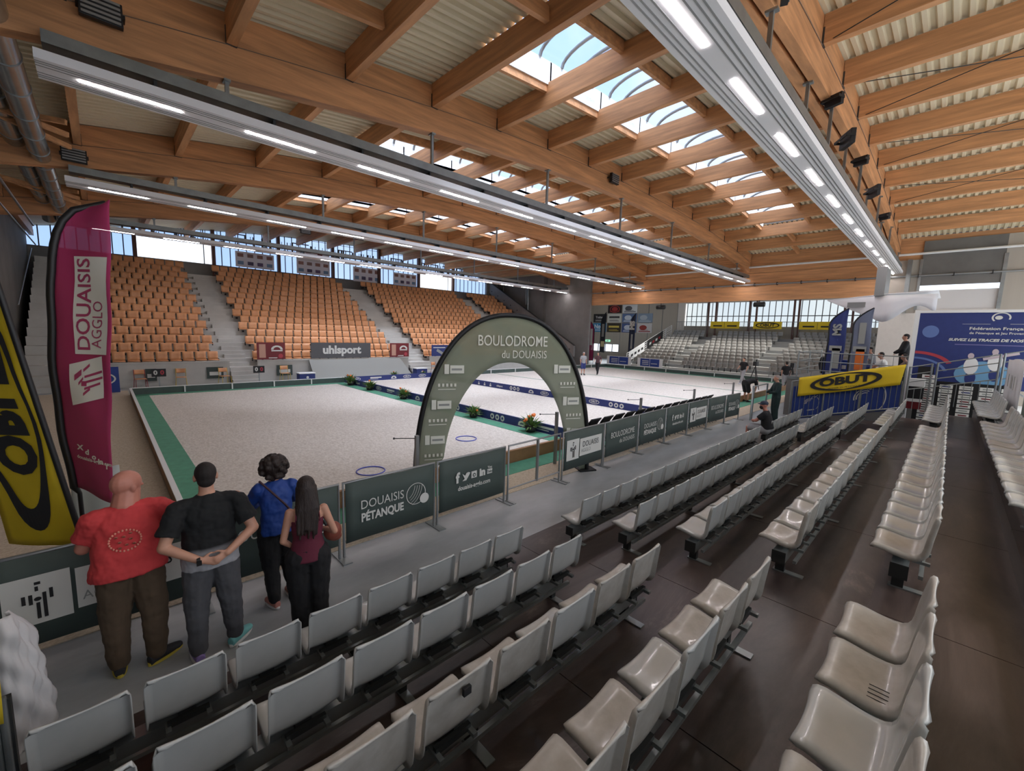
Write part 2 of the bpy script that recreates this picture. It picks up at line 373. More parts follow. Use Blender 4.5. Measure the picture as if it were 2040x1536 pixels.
# near stand platforms
E_=[4.1,2.86,1.98,1.11,0.24,-0.63]; Z_=[0.02,0.24,0.48,0.72,0.96,1.20]
for i in range(6):
    m=MB(); y1=E_[i]; y0=E_[i+1] if i<5 else -1.75
    xs=[-2.6,-0.1,2.35,4.15+0.02*i,6.6,9.05,11.5,13.9,16.3,18.35]
    for a,b in zip(xs[:-1],xs[1:]): m.box(a+0.004,b-0.004,y0-0.02,y1,Z_[i]-0.04,Z_[i],platm)
    m.box(-2.6,18.35,y1-0.03,y1-0.005,max(0,Z_[i-1] if i else 0),Z_[i]-0.001,platm)
    if i: m.box(-2.6,18.35,y1-0.06,y1-0.03,Z_[i-1],Z_[i]-0.05,blackm)
    struct(m.build('stand_platform'),'dark plywood stand step, %s up from the walkway'%ORD[i],'platform')
m=MB(); m.box(-2.6,18.4,-1.95,-1.8,0,1.9,concd); struct(m.build('wall_near'),'grey low wall closing the back of the near seat stand','wall')
m=MB(); m.box(-3.3,-3.1,-8,6.5,0,9.3,concd); m.box(-3.3,49,-8.2,-8,0,1.6,concd); struct(m.build('wall_back'),'dim grey wall behind the near seats and at the right edge of the hall','wall')
# ---------------------------------------------------------------- roof
YA=[2.92,11.1,19.4,27.7,36.2]
def archsegs(x0,x1,n): return [x0+(x1-x0)*i/n for i in range(n+1)]
def arch(y0,y1,label):
    m=MB(); xs=archsegs(-2.8,34.7,30); 
    A=[];
    for x in xs: z=zb(x); A+=[(x,y0,z),(x,y1,z),(x,y1,z+1.26),(x,y0,z+1.26)]
    fs=[]
    for i in range(len(xs)-1):
        a=4*i;b=a+4
        fs+=[(a,b,b+1,a+1),(a+1,b+1,b+2,a+2),(a+2,b+2,b+3,a+3),(a+3,b+3,b,a)]
    fs+=[(0,1,2,3),(len(A)-1,len(A)-2,len(A)-3,len(A)-4)]
    m.add(A,fs,woodx); o=struct(m.build('roof_arch',fix=True),label,'roof beam')
    c=MB(); c.tube([(x,y0-0.012,zb(x)+0.66) for x in xs],0.009,seam,5); c.build('seam_batten',o); return o
arch(2.78,2.98,'curved laminated timber roof arch, near member of the double arch over the near stand')
arch(3.06,3.27,'curved laminated timber roof arch, rear member of the double arch over the near stand')
for i,y in enumerate(YA[1:4]): arch(y-0.15,y+0.15,'single curved laminated timber roof arch, %s from the near stand towards the windows'%ORD[i])
arch(-5.8,-5.5,'curved laminated timber roof arch over the right-hand edge of the hall')
PX=[2.3+2.46*k for k in range(-2,13)]
def purlin(x,y0,y1,label,grp):
    m=MB(); z0=zb(x)+0.66; z1=zb(x)+1.27; m.box(x-0.09,x+0.09,y0,y1,z0,z1,woody)
    o=struct(m.build('roof_purlin'),label,'roof beam',grp)
    s=MB()
    for yy in (y0,y1-0.02): s.box(x-0.10,x+0.10,yy-0.01,yy+0.03,z0-0.01,z0+0.34,steelp)
    s.build('beam_hanger',o)
bays=[(-5.5,2.77,'right-hand'),(3.28,YA[1]-0.16,'near skylight'),(YA[1]+0.16,YA[2]-0.16,'middle skylight'),(YA[2]+0.16,YA[3]-0.16,'rear skylight'),(YA[3]+0.16,38.5,'window side')]
for y0,y1,nm in bays:
    for k,x in enumerate(PX): purlin(x,y0,y1,'timber roof purlin of the %s bay, %s from the left end'%(nm,ORD[k]),'roof purlins')
def deck(y0,y1,x0,x1,mb):
    xs=archsegs(x0,x1,max(2,int((x1-x0)/1.5))); per=0.25; ys=[]; y=y0
    while y<y1-1e-6:
        for dy,dz in ((0,0),(0.09,0),(0.125,0.08),(0.215,0.08)): 
            if y+dy<y1: ys.append((y+dy,dz))
        y+=per
    ys.append((y1,0)); n=len(ys)
    vs_=[(x,yy,zb(x)+1.28+dz) for x in xs for yy,dz in ys]
    mb.add(vs_,[(i*n+j,i*n+j+1,(i+1)*n+j+1,(i+1)*n+j) for i in range(len(xs)-1) for j in range(n-1)],deckm)
m=MB(); deck(-5.8,YA[0],-2.8,34.7,m)
sky=[]
for i in range(3):
    a=YA[i]; y0=a+3.55; y1=a+5.85; sky.append((y0,y1))
    deck(a,y0,-2.8,34.7,m); deck(y0,y1,-2.8,7.2,m); deck(y0,y1,29.35,34.7,m); deck(y1,YA[i+1],-2.8,34.7,m)
deck(YA[3],39.0,-2.8,34.7,m)
struct(m.build('ceiling'),'cream corrugated steel roof deck above the timber beams','ceiling')
m=MB()
xs=archsegs(-2.9,34.8,14)
def roofslab(y0,y1,xs):
    A=[(x,y,zb(x)+1.37+t) for x in xs for y in (y0,y1) for t in (0,0.12)]
    fs=[]
    for i in range(len(xs)-1):
        a=4*i;b=a+4; fs+=[(a,a+2,b+2,b),(a+1,b+1,b+3,a+3),(a,b,b+1,a+1),(a+2,a+3,b+3,b+2)]
    fs+=[(0,1,3,2),(len(A)-4,len(A)-2,len(A)-1,len(A)-3)]
    m.add(A,fs,concd)
roofslab(-6,sky[0][0],xs)
for i in range(3):
    roofslab(sky[i][0],sky[i][1],archsegs(-2.9,7.15,5)); roofslab(sky[i][0],sky[i][1],archsegs(29.4,34.8,3)); roofslab(sky[i][1],(sky[i+1][0] if i<2 else 39.1),xs)
m.box(34.7,38.5,-8,39,9.4,9.6,concd); m.box(45,49,-8,39,9.4,9.6,concd); m.box(38.5,45,-8,6,9.4,9.6,concd); m.box(38.5,45,33,39,9.4,9.6,concd); m.box(38.5,41,6,33,9.4,9.6,concd); m.box(43,45,6,33,9.4,9.6,concd);  struct(m.build('roof_slab'),'grey roof build-up above the corrugated deck','roof')  # unseen far-hall roof, its gap added to let daylight onto the far stand
# skylights
BAYN=['near','middle','rear']
for b,(y0,y1) in enumerate(sky):
    for k in range(9):
        x0=7.22+2.46*k+0.09; x1=x0+2.46-0.18; xm=(x0+x1)/2; zd=zb(xm)+1.28; za=zb(x0)+1.28; zc=zb(x1)+1.28
        t=thing('window_%d'%(10+b*9+k),'domed skylight of the %s roof bay, %s from the left'%(BAYN[b],ORD[k]),'skylight',(xm,(y0+y1)/2,zd),0,'skylights of the %s bay'%BAYN[b],'structure')
        def T(x,y,z): return (x-xm,y-(y0+y1)/2,z-zd)
        s=MB(); H=0.55
        for ya,yb in ((y0-0.04,y0),(y1,y1+0.04)):
            P=[T(x0-0.12,ya,za-0.05),T(x1+0.12,ya,zc-0.05),T(x1+0.12,ya,zc+H),T(x0-0.12,ya,za+H),T(x0-0.12,yb,za-0.05),T(x1+0.12,yb,zc-0.05),T(x1+0.12,yb,zc+H),T(x0-0.12,yb,za+H)]
            s.add(P,[(0,1,2,3),(4,7,6,5),(0,4,5,1),(3,2,6,7),(0,3,7,4),(1,5,6,2)],frost)
        s.build('shaft',t,fix=True)
        s=MB()
        for yy in (y0-0.09,y1+0.09): s.bar(T(x0-0.02,yy,za-0.1),T(x1+0.02,yy,zc-0.1),0.1,0.28,woody)
        s.build('trimmer',t)
        g=MB(); R_=y1-y0
        def arc(x,tt,xx=None): a=PI*tt; zz=(za+(zc-za)*((x-x0)/(x1-x0)))+H; return T(x,y0+R_*(1-math.cos(a))/2,zz+0.42*math.sin(a))
        g.grid(lambda u,v:arc(x0-0.09+(x1-x0+0.18)*u,v),2,14,skyglass); g.build('glazing',t)
        for j in range(3):
            r_=MB(); xx=x0+(x1-x0)*(j+0.5)/3; r_.tube([arc(xx,v/12) for v in range(13)],0.05,greym,6); r_.build('rib',t)
# short trimmers
for i,(x0,x1,y) in enumerate([(4.82,7.1,6.6),(2.4,4.6,8.9),(29.5,31.7,7.6),(31.9,34.3,7.9)]):
    m=MB(); m.bar((x0,y,zb(x0)+1.0),(x1,y,zb(x1)+1.0),0.12,0.3,woodx); struct(m.build('roof_trimmer'),['short timber trimmer left of the first near skylight','short timber trimmer in the second bay from the left wall','short timber trimmer right of the last near skylight','short timber trimmer beside the far cross beam'][i],'roof beam')
# bracing rods right bay
for k in range(1,12,2):
    xa,xb=PX[k],PX[k+1]; m=MB(); m.tube([(xa,2.75,zb(xa)+0.7),(xb,-2.6,zb(xb)+0.72)],0.012,darkmet,5); m.tube([(xb,2.75,zb(xb)+0.7),(xa,-2.6,zb(xa)+0.72)],0.012,darkmet,5)
    struct(m.build('bracing_rod'),'pair of thin crossed steel bracing rods in the right-hand roof bay, %s pair from the left'%ORD[k//2],'rod','bracing rods')
# fixtures
FN=['nearest, right above the grey seats','second from the near stand','third from the near stand','fourth, in front of the tall windows']
for i,y in enumerate(YA[:4]):
    y=[2.92,11.12,19.5,27.8][i]
    t=thing('radiant_panel_light','long white ceiling radiant panel with light strips, '+FN[i],'ceiling light',(17,y,7.2),0,'long ceiling panels')
    s=MB(); s.box(-17.5,17.2,-0.43,0.43,0,0.05,panelw)
    for yy in (-0.43,0.41): s.box(-17.5,17.2,yy,yy+0.02,0.05,0.15,panelw)
    for yy in (-0.32,-0.24,-0.14,0.14,0.24,0.32): s.box(-17.5,17.2,yy-0.012,yy+0.012,-0.006,0,greym)
    s.build('panel',t)
    s=MB(); s.box(-17.4,17.1,-0.36,-0.32,0.3,0.5,galv); s.box(-17.4,17.1,-0.02,0.02,0.3,0.5,galv); s.box(-17.4,17.1,-0.34,0.0,0.3,0.32,galv)
    for kx in range(-16,18,2): s.box(kx,kx+0.05,-0.3,0.4,0.05,0.3,darkmet)
    s.build('cable_tray',t)
    for k in range(14):
        s=MB(); x0=-17+2.53*k; s.box(x0,x0+1.44,-0.03,0.03,-0.010,-0.004,led); s.build('light_strip',t)
    for k in range(7):
        xx=2.2+5*k
        for dy in ((0.17,-0.06) if i==0 else (0.0,)): 
            s=MB()
            s.bar((xx-17+(1.4 if dy<0 else 0),dy-0.1,0.35),(xx-17+(1.4 if dy<0 else 0),dy-0.1,zb(xx)-7.2+0.02),0.07,0.07,galv)
            s.box(xx-17+(1.4 if dy<0 else 0)-0.06,xx-17+(1.4 if dy<0 else 0)+0.06,dy-0.2,dy+0.0,zb(xx)-7.2-0.04,zb(xx)-7.2+0.0,galv)
            s.build('hanger_rod',t)
# floodlights on arches
def flood(x,y,z,label,ry=0,s_=1.0,col=None):
    t=thing('floodlight',label,'floodlight',(x,y,z),ry,'roof floodlights')
    m=MB(); m.box(-0.28*s_,0.28*s_,-0.12,0.0,-0.2*s_,0.18*s_,blackm); m.build('housing',t,bevel=0.01)
    m=MB()
    for k in range(5): m.box(-0.25*s_,0.25*s_,-0.135,-0.12,(-0.17+0.075*k)*s_,(-0.13+0.075*k)*s_,greym)
    m.build('lens_bars',t)
    m=MB(); m.box(-0.31*s_,-0.28*s_,-0.1,0.12,-0.03,0.03,blackm); m.box(0.28*s_,0.31*s_,-0.1,0.12,-0.03,0.03,blackm); m.box(-0.3*s_,0.3*s_,0.1,0.13,-0.03,0.03,blackm); m.build('bracket',t)
flood(0.35,10.85,8.35,'black barred floodlight high on the arch at the upper left')
flood(-0.25,19.0,7.95,'small black floodlight above the left end of the third panel row')
flood(16.2,10.85,9.7,'black floodlight on the middle of the first single arch')
flood(9.1,27.4,8.7,'black floodlight on the third single arch, left one'); flood(12.4,27.4,8.9,'black floodlight on the third single arch, middle one'); flood(16.8,27.4,9.0,'black floodlight on the third single arch, right one')
flood(8.6,2.62,9.0,'black floodlight beside the double arch at the top edge',0.4); flood(13.4,2.72,9.0,'grey-faced floodlight hung by the double arch, upper one of the row',1.2,0.7); flood(14.8,2.62,8.5,'black floodlight cluster hung by the double arch below the grey-faced one',0.6)
flood(18.0,2.72,8.9,'small floodlight by the double arch, second hanging pair',1.2,0.7); flood(20.4,2.62,8.5,'black floodlight near the far part of the double arch',0.6); flood(24.6,2.66,8.5,'small white-rimmed floodlight at the far end of the double arch',1.0,0.7)
# big cross beam
m=MB(); m.box(34.75,35.0,3.35,25.0,5.93,7.0,woody); m.box(34.78,35.02,-8,25.0,7.9,9.3,woody); m.box(34.76,35.0,3.35,25.0,7.03,7.88,woody)
struct(m.build('cross_beam'),'deep laminated timber beam spanning above the far court opening','roof beam')
m=MB(); m.tube([(34.55,-5,7.05),(34.55,24.9,7.05)],0.05,greym,8); m.tube([(34.5,-5,8.3),(34.5,24.9,8.3)],0.07,whitem,8)
for k in range(20): m.box(34.5,34.75,-4+1.45*k,-3.95+1.45*k,6.95,7.15,darkmet)
struct(m.build('pipe_run'),'grey service pipes running along the deep cross beam','pipe')
# ---------------------------------------------------------------- walls
m=MB(); m.box(34.5,34.75,24.95,38.8,0,9.4,concw)
m.box(34.35,34.5,37.4,37.9,5.6,9.3,concd); m.box(34.42,34.5,30.6,31.0,0,9.0,concd)
struct(m.build('wall_end'),'dark grey concrete end wall right of the wooden seat stand','wall')
m=MB(); m.tube([(34.3,33.2,5.6),(34.3,33.2,8.9)],0.09,galv,10); m.tube([(34.3,33.5,6.2),(34.3,33.5,8.9)],0.07,galv,10); m.tube([(34.25,33.2,5.6),(34.25,33.2,5.35)],[0.09,0.14],whitem,10)
struct(m.build('vent_pipe'),'vertical galvanised pipes on the dark concrete end wall','pipe')
m=MB()
a=(25.6,0.9,1.95);b=(38.5,7.6,8.85)
P=[(33.1,a[0],a[1]),(33.1,b[0],b[1]),(33.1,b[0],b[2]),(33.1,a[0],a[2]),(33.28,a[0],a[1]),(33.28,b[0],b[1]),(33.28,b[0],b[2]),(33.28,a[0],a[2])]
m.add(P,[(0,1,2,3),(4,7,6,5),(0,4,5,1),(3,2,6,7),(0,3,7,4),(1,5,6,2)],concw)
m.bar((33.19,a[0],a[2]+0.03),(33.19,b[0],b[2]+0.03),0.22,0.05,darkmet)
for k in range(12):
    f=(k+0.5)/12; yy=a[0]+(b[0]-a[0])*f; zz=a[1]+(b[1]-a[1])*f+0.42; m.ell((33.09,yy,zz),(0.02,0.07,0.07),blackm,nu=8,nv=6)
struct(m.build('stair_parapet',fix=True),'sloping concrete parapet closing the right end of the wooden seat stand','parapet')
m=MB(); m.box(-3.1,-2.85,6.5,38.8,0,10.3,concd); m.box(-2.86,-2.5,16.5,17.6,0,9.0,concw); m.box(-2.86,-2.6,20.5,21.3,0,8.8,beigew)
struct(m.build('wall_left'),'dim grey concrete side wall with light pilasters','wall')
m=MB(); m.box(-3.1,34.5,38.55,38.8,0,7.35,concw); struct(m.build('wall_rear'),'concrete wall under the tall rear windows','wall')
# window wall
cols=[-2.9,1.95,6.3,10.67,14.98,19.3,23.6,27.9,33.4]; YW=38.65
for i in range(8):
    x0,x1=cols[i],cols[i+1]; op=i in (1,6)
    t=thing('window_%d'%(i+1),'tall blue glazed window bay behind the wooden seats, %s from the left'%ORD[i] + (' with a bright open panel' if op else ''),'window',((x0+x1)/2,YW,7.35),0,None,'structure')
    cx=(x0+x1)/2
    n=max(3,round((x1-x0)/0.56)); xs=[x0+(x1-x0)*k/n for k in range(n+1)]
    g=MB()
    for k in range(n):
        za,zc=zb(xs[k])+1.3,zb(xs[k+1])+1.3
        g.add([(xs[k]-cx,0,(1.42 if op else 0.0)),(xs[k+1]-cx,0,(1.42 if op else 0.0)),(xs[k+1]-cx,0,zc-7.35),(xs[k]-cx,0,za-7.35)],[(0,1,2,3)],winblue)
    g.build('glass',t)
    f=MB()
    for k in range(1,n):
        if op and not (k==n-1): f.bar((xs[k]-cx,0,1.42),(xs[k]-cx,0,zb(xs[k])+1.3-7.35),0.035,0.06,mull)
        else: f.bar((xs[k]-cx,0,0),(xs[k]-cx,0,zb(xs[k])+1.3-7.35),0.035,0.06,mull)
    f.bar((x0-cx,0,1.48),(x1-cx,0,1.48),0.08,0.10,mull); f.bar((x0-cx,0,0.0),(x1-cx,0,0.0),0.1,0.08,mull); f.bar((x0-cx,0,2.9),(x1-cx,0,2.9),0.05,0.03,mull)
    f.build('frame',t)
    pr_=MB(); r=random.Random(20+i)
    if 0<i<8:
        x=x0+0.3
        while x<x1-0.3:
            k=r.random(); 
            if k<0.2: pr_.box(x-cx,min(x+1.3,x1-0.1)-cx,-0.02,-0.01,2.45,2.53,mull)
            L_=r.choice([0.5,0.7,0.8]); pr_.box(x-cx,x-cx+r.choice([0.04,0.07,0.14]),-0.02,-0.01,2.45-L_,2.45,mull)
            if r.random()<0.5:
                for j in range(3): pr_.box(x-cx+0.13+0.13*j,x-cx+0.18+0.13*j,-0.02,-0.01,1.66,1.85,mull)
            x+=r.choice([0.16,0.25,0.4,0.6])
        pr_.build('printed_bars',t)
for i,x in enumerate(cols[1:-1]):
    m=MB(); m.box(x-0.11,x+0.11,YW-0.35,YW-0.05,0,zb(x)+1.3,rustcol); struct(m.build('window_column'),'dark brown steel column between the rear windows, %s from the left'%ORD[i],'column','window columns')
m=MB(); m.box(32.75,34.5,38.5,38.8,7.35,10.2,concw); struct(m.build('wall_rear_end'),'narrow pale concrete strip beside the last rear window','wall')
def board(x0,x1,z0,z1,label,rows,top=False):
    t=thing('sponsor_board',label,'display board',((x0+x1)/2,38.565,z0),0,'boards in front of the rear windows')
    W=x1-x0;H=z1-z0; m=MB(); m.box(-W/2,W/2,-0.03,0.03,0,H,mat('brd',(236,234,246),0.6) if 'brd' not in MATS else MATS['brd']); m.build('panel',t)
    M=planeM((0,-0.034,0),(1,0,0),(0,0,1)); m=MB(); cc=[(150,110,104),(84,76,110),(110,92,130),(150,124,124),(120,150,186)]
    pm=[MATS.get('pic%d'%k) or mat('pic%d'%k,c,0.6) for k,c in enumerate(cc)]
    hh=H*0.55 if top else H
    for r in range(rows):
        for c in range(4):
            xx=-W/2+W*(c+0.5)/4; zz=hh*(r+0.5)/rows
            q(m,M,xx-W*0.075,xx+W*0.075,zz-hh*0.10,zz+hh*0.13,pm[(c+2*r)%4 if c in(1,2) else (0 if r==rows-1 else 4)])
    if top:
        q(m,M,-W/2,W/2,hh,hh+0.06,printw)
        for c,(xx,zz) in enumerate([(-.35,.12),(-.15,.3),(.2,.26),(0.03,.08),(.38,.06)]): q(m,M,W*xx-0.2,W*xx+0.2,hh+H*zz,hh+H*zz+0.12,redm)
    m.build('pictures',t)
board(7.7,10.35,7.45,8.6,'lavender picture board in front of the third rear window',2)
board(12.05,14.75,7.45,9.5,'tallest lavender picture board, before the fourth rear window',2,True)
board(16.85,19.45,7.3,8.6,'lavender picture board left of the open aisle top',2)
board(20.85,23.4,7.4,8.55,'rightmost lavender picture board beside the bright open panel',2)
# ---------------------------------------------------------------- opposite stand
RY=lambda n:26.9+0.74*(n-1); RZ=lambda n:0.8+0.399*(n-1)
m=MB()
for n in range(1,16):
    y0=RY(n)-0.5 if n>1 else 26.2; y1=RY(n)+0.24 if n<15 else 38.55
    m.box(-1.0,33.1,y0,y1,0.0 if n==1 else RZ(n)-0.5,RZ(n),concm)
for (xa,xb) in ((4.75,5.75),(15.35,16.75),(27.6,28.7)):
    for n in range(2,16): m.box(xa,xb,RY(n)-0.87,RY(n)-0.5,RZ(n)-0.42,RZ(n)-0.2,concm)
struct(m.build('grandstand_steps'),'pale concrete steps of the stand with wooden seats','stand')
m=MB()
for a,b in ((-1.0,4.7),(6.0,15.2),(17.0,33.1)): m.box(a,b,26.02,26.2,0,1.1,concm); m.box(a,b,25.97,26.22,1.1,1.16,concm)
struct(m.build('stand_front_wall'),'pale concrete front wall of the wooden seat stand with step openings','wall')
for a,b,lb in ((4.7,6.0,'left'),(15.2,17.0,'right')):
    m=MB()
    for k in range(4): m.box(a+0.01,b-0.01,25.4+0.2*k,26.18,0,0.2*(k+1),concm)
    struct(m.build('stand_entry_steps'),'short concrete entry steps of the wooden seat stand, %s flight'%lb,'stairs')
m=MB()
for n in range(0,17): m.box(-2.5,-1.05,25.6+0.72*n,26.4+0.72*n,0,0.22+0.4*n,concm)
struct(m.build('side_stairs'),'concrete side stairs climbing left of the wooden seats','stairs')
# orange seats
def orangeseat(mb,ox=0,oy=0,oz=0):
    W=0.225
    def back(u,v):
        x=-W+2*W*u; z=0.38+0.43*v; return (ox+x,oy+0.03+0.05*v-0.03*(1-(2*u-1)**2)*-1,oz+z)
    mb.sheet(back,4,3,0.018,orange)
    def pan(u,v): x=-W+2*W*u; y=-0.36+0.36*v; return (ox+x,oy+y,oz+0.40-0.03*math.sin(PI*v)-0.03*(v<0.01))
    mb.sheet(pan,2,4,0.018,orange)
    mb.box(ox-0.26,ox-0.225,oy-0.04,oy+0.06,oz+0.26,oz+0.44,blackm); mb.box(ox+0.225,ox+0.26,oy-0.04,oy+0.06,oz+0.26,oz+0.44,blackm)
    mb.box(ox-0.03,ox+0.03,oy-0.02,oy+0.3,oz+0.2,oz+0.3,blackm)
BL=[('left',-0.78,4.45),('centre',5.95,15.1),('right-hand',16.95,27.3),('far right',28.9,32.9)]
allseats=[]
for bn,xa,xb in BL:
    for n in range(1,16):
        off=0.26 if n%2==0 else 0.0; k=0; x=xa+0.24+off
        while x+0.2<xb+0.12:
            allseats.append((math.hypot(x,RY(n)),bn,n,k,x)); x+=0.52; k+=1
allseats.sort(key=lambda s:s[0]+ (3 if s[1]!='left' else 0)*0)
mbs=MB(); orangeseat(mbs); ome=mbs.data('wooden_stand_seat')
for s in allseats[:300]:
    o=bpy.data.objects.new('wooden_stand_seat',ome); COL.objects.link(o); o.location=(s[4],RY(s[2]),RZ(s[2]))
    tag(o,'plywood stand seat, %s row up, %s from the left in the %s block'%(ORD[s[2]-1],ORD[s[3]],s[1]),'seat','plywood seats of the rear stand')
mbs=MB()
for s in allseats[300:]: orangeseat(mbs,s[4],RY(s[2]),RZ(s[2]))
tag(mbs.build('wooden_stand_seats'),'remaining orange plywood seats in the upper and right parts of the rear stand','seats',None,'stuff')
# ---------------------------------------------------------------- far stand
FX=lambda n:38+0.78*(n-1); FZ=lambda n:0.3+0.264*(n-1)
m=MB()
for n in range(1,13): m.box(FX(n)-0.35,FX(n)+0.43 if n<12 else 47.9,2.5,22.3,0 if n<2 else FZ(n)-0.35,FZ(n),concm if n%2 else greym)
struct(m.build('far_stand_steps'),'grey steps of the far end seat stand','stand')
# ================================================================== GREY SHELL SEATS
PROF=[(.372,.300),(.378,.322),(.370,.343),(.350,.356),(.315,.360),(.27,.354),(.22,.345),(.17,.338),(.125,.335),(.09,.340),(.066,.355),(.052,.380),(.045,.415),(.040,.46),(.034,.51),(.026,.56),(.018,.61),(.010,.655),(.002,.69),(-.010,.710),(-.026,.712),(-.036,.700)]
def shell(mb,mt,ox=0,oy=0,oz=0,nu=14,lod=1):
    pf=PROF[::lod]+([PROF[-1]] if (len(PROF)-1)%lod else []); n=len(pf)-1
    def fn(u,v):
        i=int(round(v*n)); y,z=pf[i]; a=pf[max(0,i-1)];b=pf[min(n,i+1)]; dy,dz=b[0]-a[0],b[1]-a[1]; L=math.hypot(dy,dz); ny,nz_=dz/L,-dy/L
        if i<len(pf)*0.5: pass
        t=i/n; w=0.222
        e=0.13
        if t<e: w*=0.80+0.20*math.sqrt(max(0,1-((e-t)/e)**2))
        if t>1-0.2: w*=0.78+0.22*math.sqrt(max(0,1-((t-0.8)/0.2)**2))
        s=2*u-1; s=math.copysign(min(1,abs(s)*1.12),s) if nu>6 else s
        fl=max(0,(abs(2*u-1)-0.84)/0.16); dp=0.016*(1-s*s)
        off=-0.045*fl**1.2*(0.55+0.45*math.sin(PI*t))-dp
        return (ox+w*s, oy+y+ny*off, oz+z+nz_*off)
    mb.sheet(fn,nu,n,0.009,mt)
def shellbracket(mb,ox=0,oy=0,oz=0):
    mb.box(ox-0.05,ox+0.05,oy+0.11,oy+0.24,oz+0.245,oz+0.300,darkmet); mb.box(ox-0.12,ox+0.12,oy+0.04,oy+0.07,oz+0.26,oz+0.30,darkmet)
    mb.box(ox+0.10,ox+0.13,oy-0.01,oy+0.10,oz+0.25,oz+0.275,galv); mb.box(ox-0.13,ox-0.10,oy-0.01,oy+0.10,oz+0.25,oz+0.275,galv)
sm_={}
def seatmesh(k):
    if k not in sm_:
        b=MB(); shell(b,seatg if k=='clean' else seatd); sm_[k]=b.data('seat_shell')
    return sm_[k]
bb=MB(); shellbracket(bb); brme=bb.data('seat_bracket')
ROWN=['front row','second row','third row','fourth row','fifth row','sixth row']
NY=lambda n:3.40-0.866*n
NZ=lambda n:[0.02,0.24,0.48,0.72,0.96,1.20][n]
rs=random.Random(3)
def nearseat(n,x,kind,label):
    t=thing('shell_seat',label,'seat',(x,NY(n),NZ(n)),0,'grey shell seats of the near stand')
    a=bpy.data.objects.new('seat_shell',seatmesh(kind)); COL.objects.link(a); a.parent=t
    b=bpy.data.objects.new('seat_bracket',brme); COL.objects.link(b); b.parent=t
    return t
ncount=0
LN=[8,8,7,6,5,4]
for n in range(6):
    for k in range(LN[n]):
        x=3.54-0.222-0.508*k; kind='dusty' if n in (2,3,4) and k!=2 else 'clean'
        t=nearseat(n,x,kind,'grey shell seat, %s of nearest block, %s from its aisle end'%(ROWN[n],ORD[k])); ncount+=1
        if n==2 and k==4:
            s=MB(); s.box(-0.0,0.05,-0.045,-0.036+0.012,0.60,0.645,inkb); s.build('black_sticker',t)
        if n==4 and k==1:
            s=MB()
            for j in range(4): s.box(-0.16+0.035*j-0.002,-0.16+0.035*j+0.002,0.09,0.17,0.333,0.336,inkb)
            s.build('seat_cracks',t)
    for k in range(16):
        x=5.2-0.222+0.505*k
        if n==5 and k<3: continue
        nearseat(n,x,'clean' if n<3 or k%5 else 'dusty','grey seat, %s of the long middle block, %s from its near end'%(ROWN[n],ORD[k])); ncount+=1
    for k in range(7):
        nearseat(n,14.04+0.52*k,'clean','grey seat, %s of the last block before the blue fence, %s along'%(ROWN[n],ORD[k])); ncount+=1
def rail(n,x0,x1,label):
    t=thing('seat_rail',label,'seat rail',((x0+x1)/2,NY(n)+0.17,NZ(n)),0,'steel rails carrying the grey seats'); L=(x1-x0)/2
    m=MB(); m.box(-L,L,-0.055,0.055,0.13,0.245,galv); m.box(-L,L,-0.15,-0.12,0.17,0.20,galv); m.build('beam',t)
    for x in ([-L+0.12,0,L-0.12] if L<2.5 else [-L+0.12,-L/2,0,L/2,L-0.12]):
        f=MB(); f.box(x-0.03,x+0.03,-0.04,0.04,0.012,0.13,darkmet); f.box(x-0.035,x+0.035,-0.2,0.06,0.0,0.012,galv); f.build('foot',t)
    c=MB(); c.box(-L-0.01,-L,-0.06,0.06,0.125,0.25,darkmet); c.build('end_cap',t); c=MB(); c.box(L,L+0.01,-0.06,0.06,0.125,0.25,darkmet); c.build('end_cap',t)
for n in range(6):
    rail(n,-0.4,3.42,'steel beam under the %s seats of the nearest block'%ROWN[n]); rail(n,4.72,12.85,'steel beam under the %s seats of the long middle block'%ROWN[n]); rail(n,13.85,17.5,'steel beam under the %s seats of the last block'%ROWN[n])
# far stand seats
FB=[('left',18.35,22.1),('middle',11.35,17.3),('right',3.0,10.1)]
fs_=[]
for bn,ya,yb in FB:
    for n in range(1,13):
        k=0; y=yb-0.25-(0.25 if n%2 else 0)
        while y-0.2>ya: fs_.append((n,bn,k,y)); y-=0.5; k+=1
fs_.sort(key=lambda s:(s[0],s[1]))
b=MB(); shell(b,seatfar,nu=4,lod=3); b.box(-0.04,0.04,0.02,0.05,0.0,0.36,blackm); fme=b.data('shell_seat')
nin=300-ncount
for s in fs_[:nin]:
    o=bpy.data.objects.new('shell_seat',fme); COL.objects.link(o); o.location=(FX(s[0])+0.2,s[3],FZ(s[0])); o.rotation_euler=(0,0,PI/2)
    tag(o,'far stand grey seat, %s row up, %s from the left, %s block'%(ORD[s[0]-1],ORD[s[2]],s[1]),'seat','grey shell seats of the far stand')
mb=MB()
for s in fs_[nin:]:
    R_=Matrix.Translation((FX(s[0])+0.2,s[3],FZ(s[0])))@Matrix.Rotation(PI/2,4,'Z')
    mb.add([R_@v.co for v in fme.vertices],[tuple(p.vertices) for p in fme.polygons],seatfar,True)
tag(mb.build('shell_seats'),'remaining grey seats in the upper rows of the far stand','seats',None,'stuff')
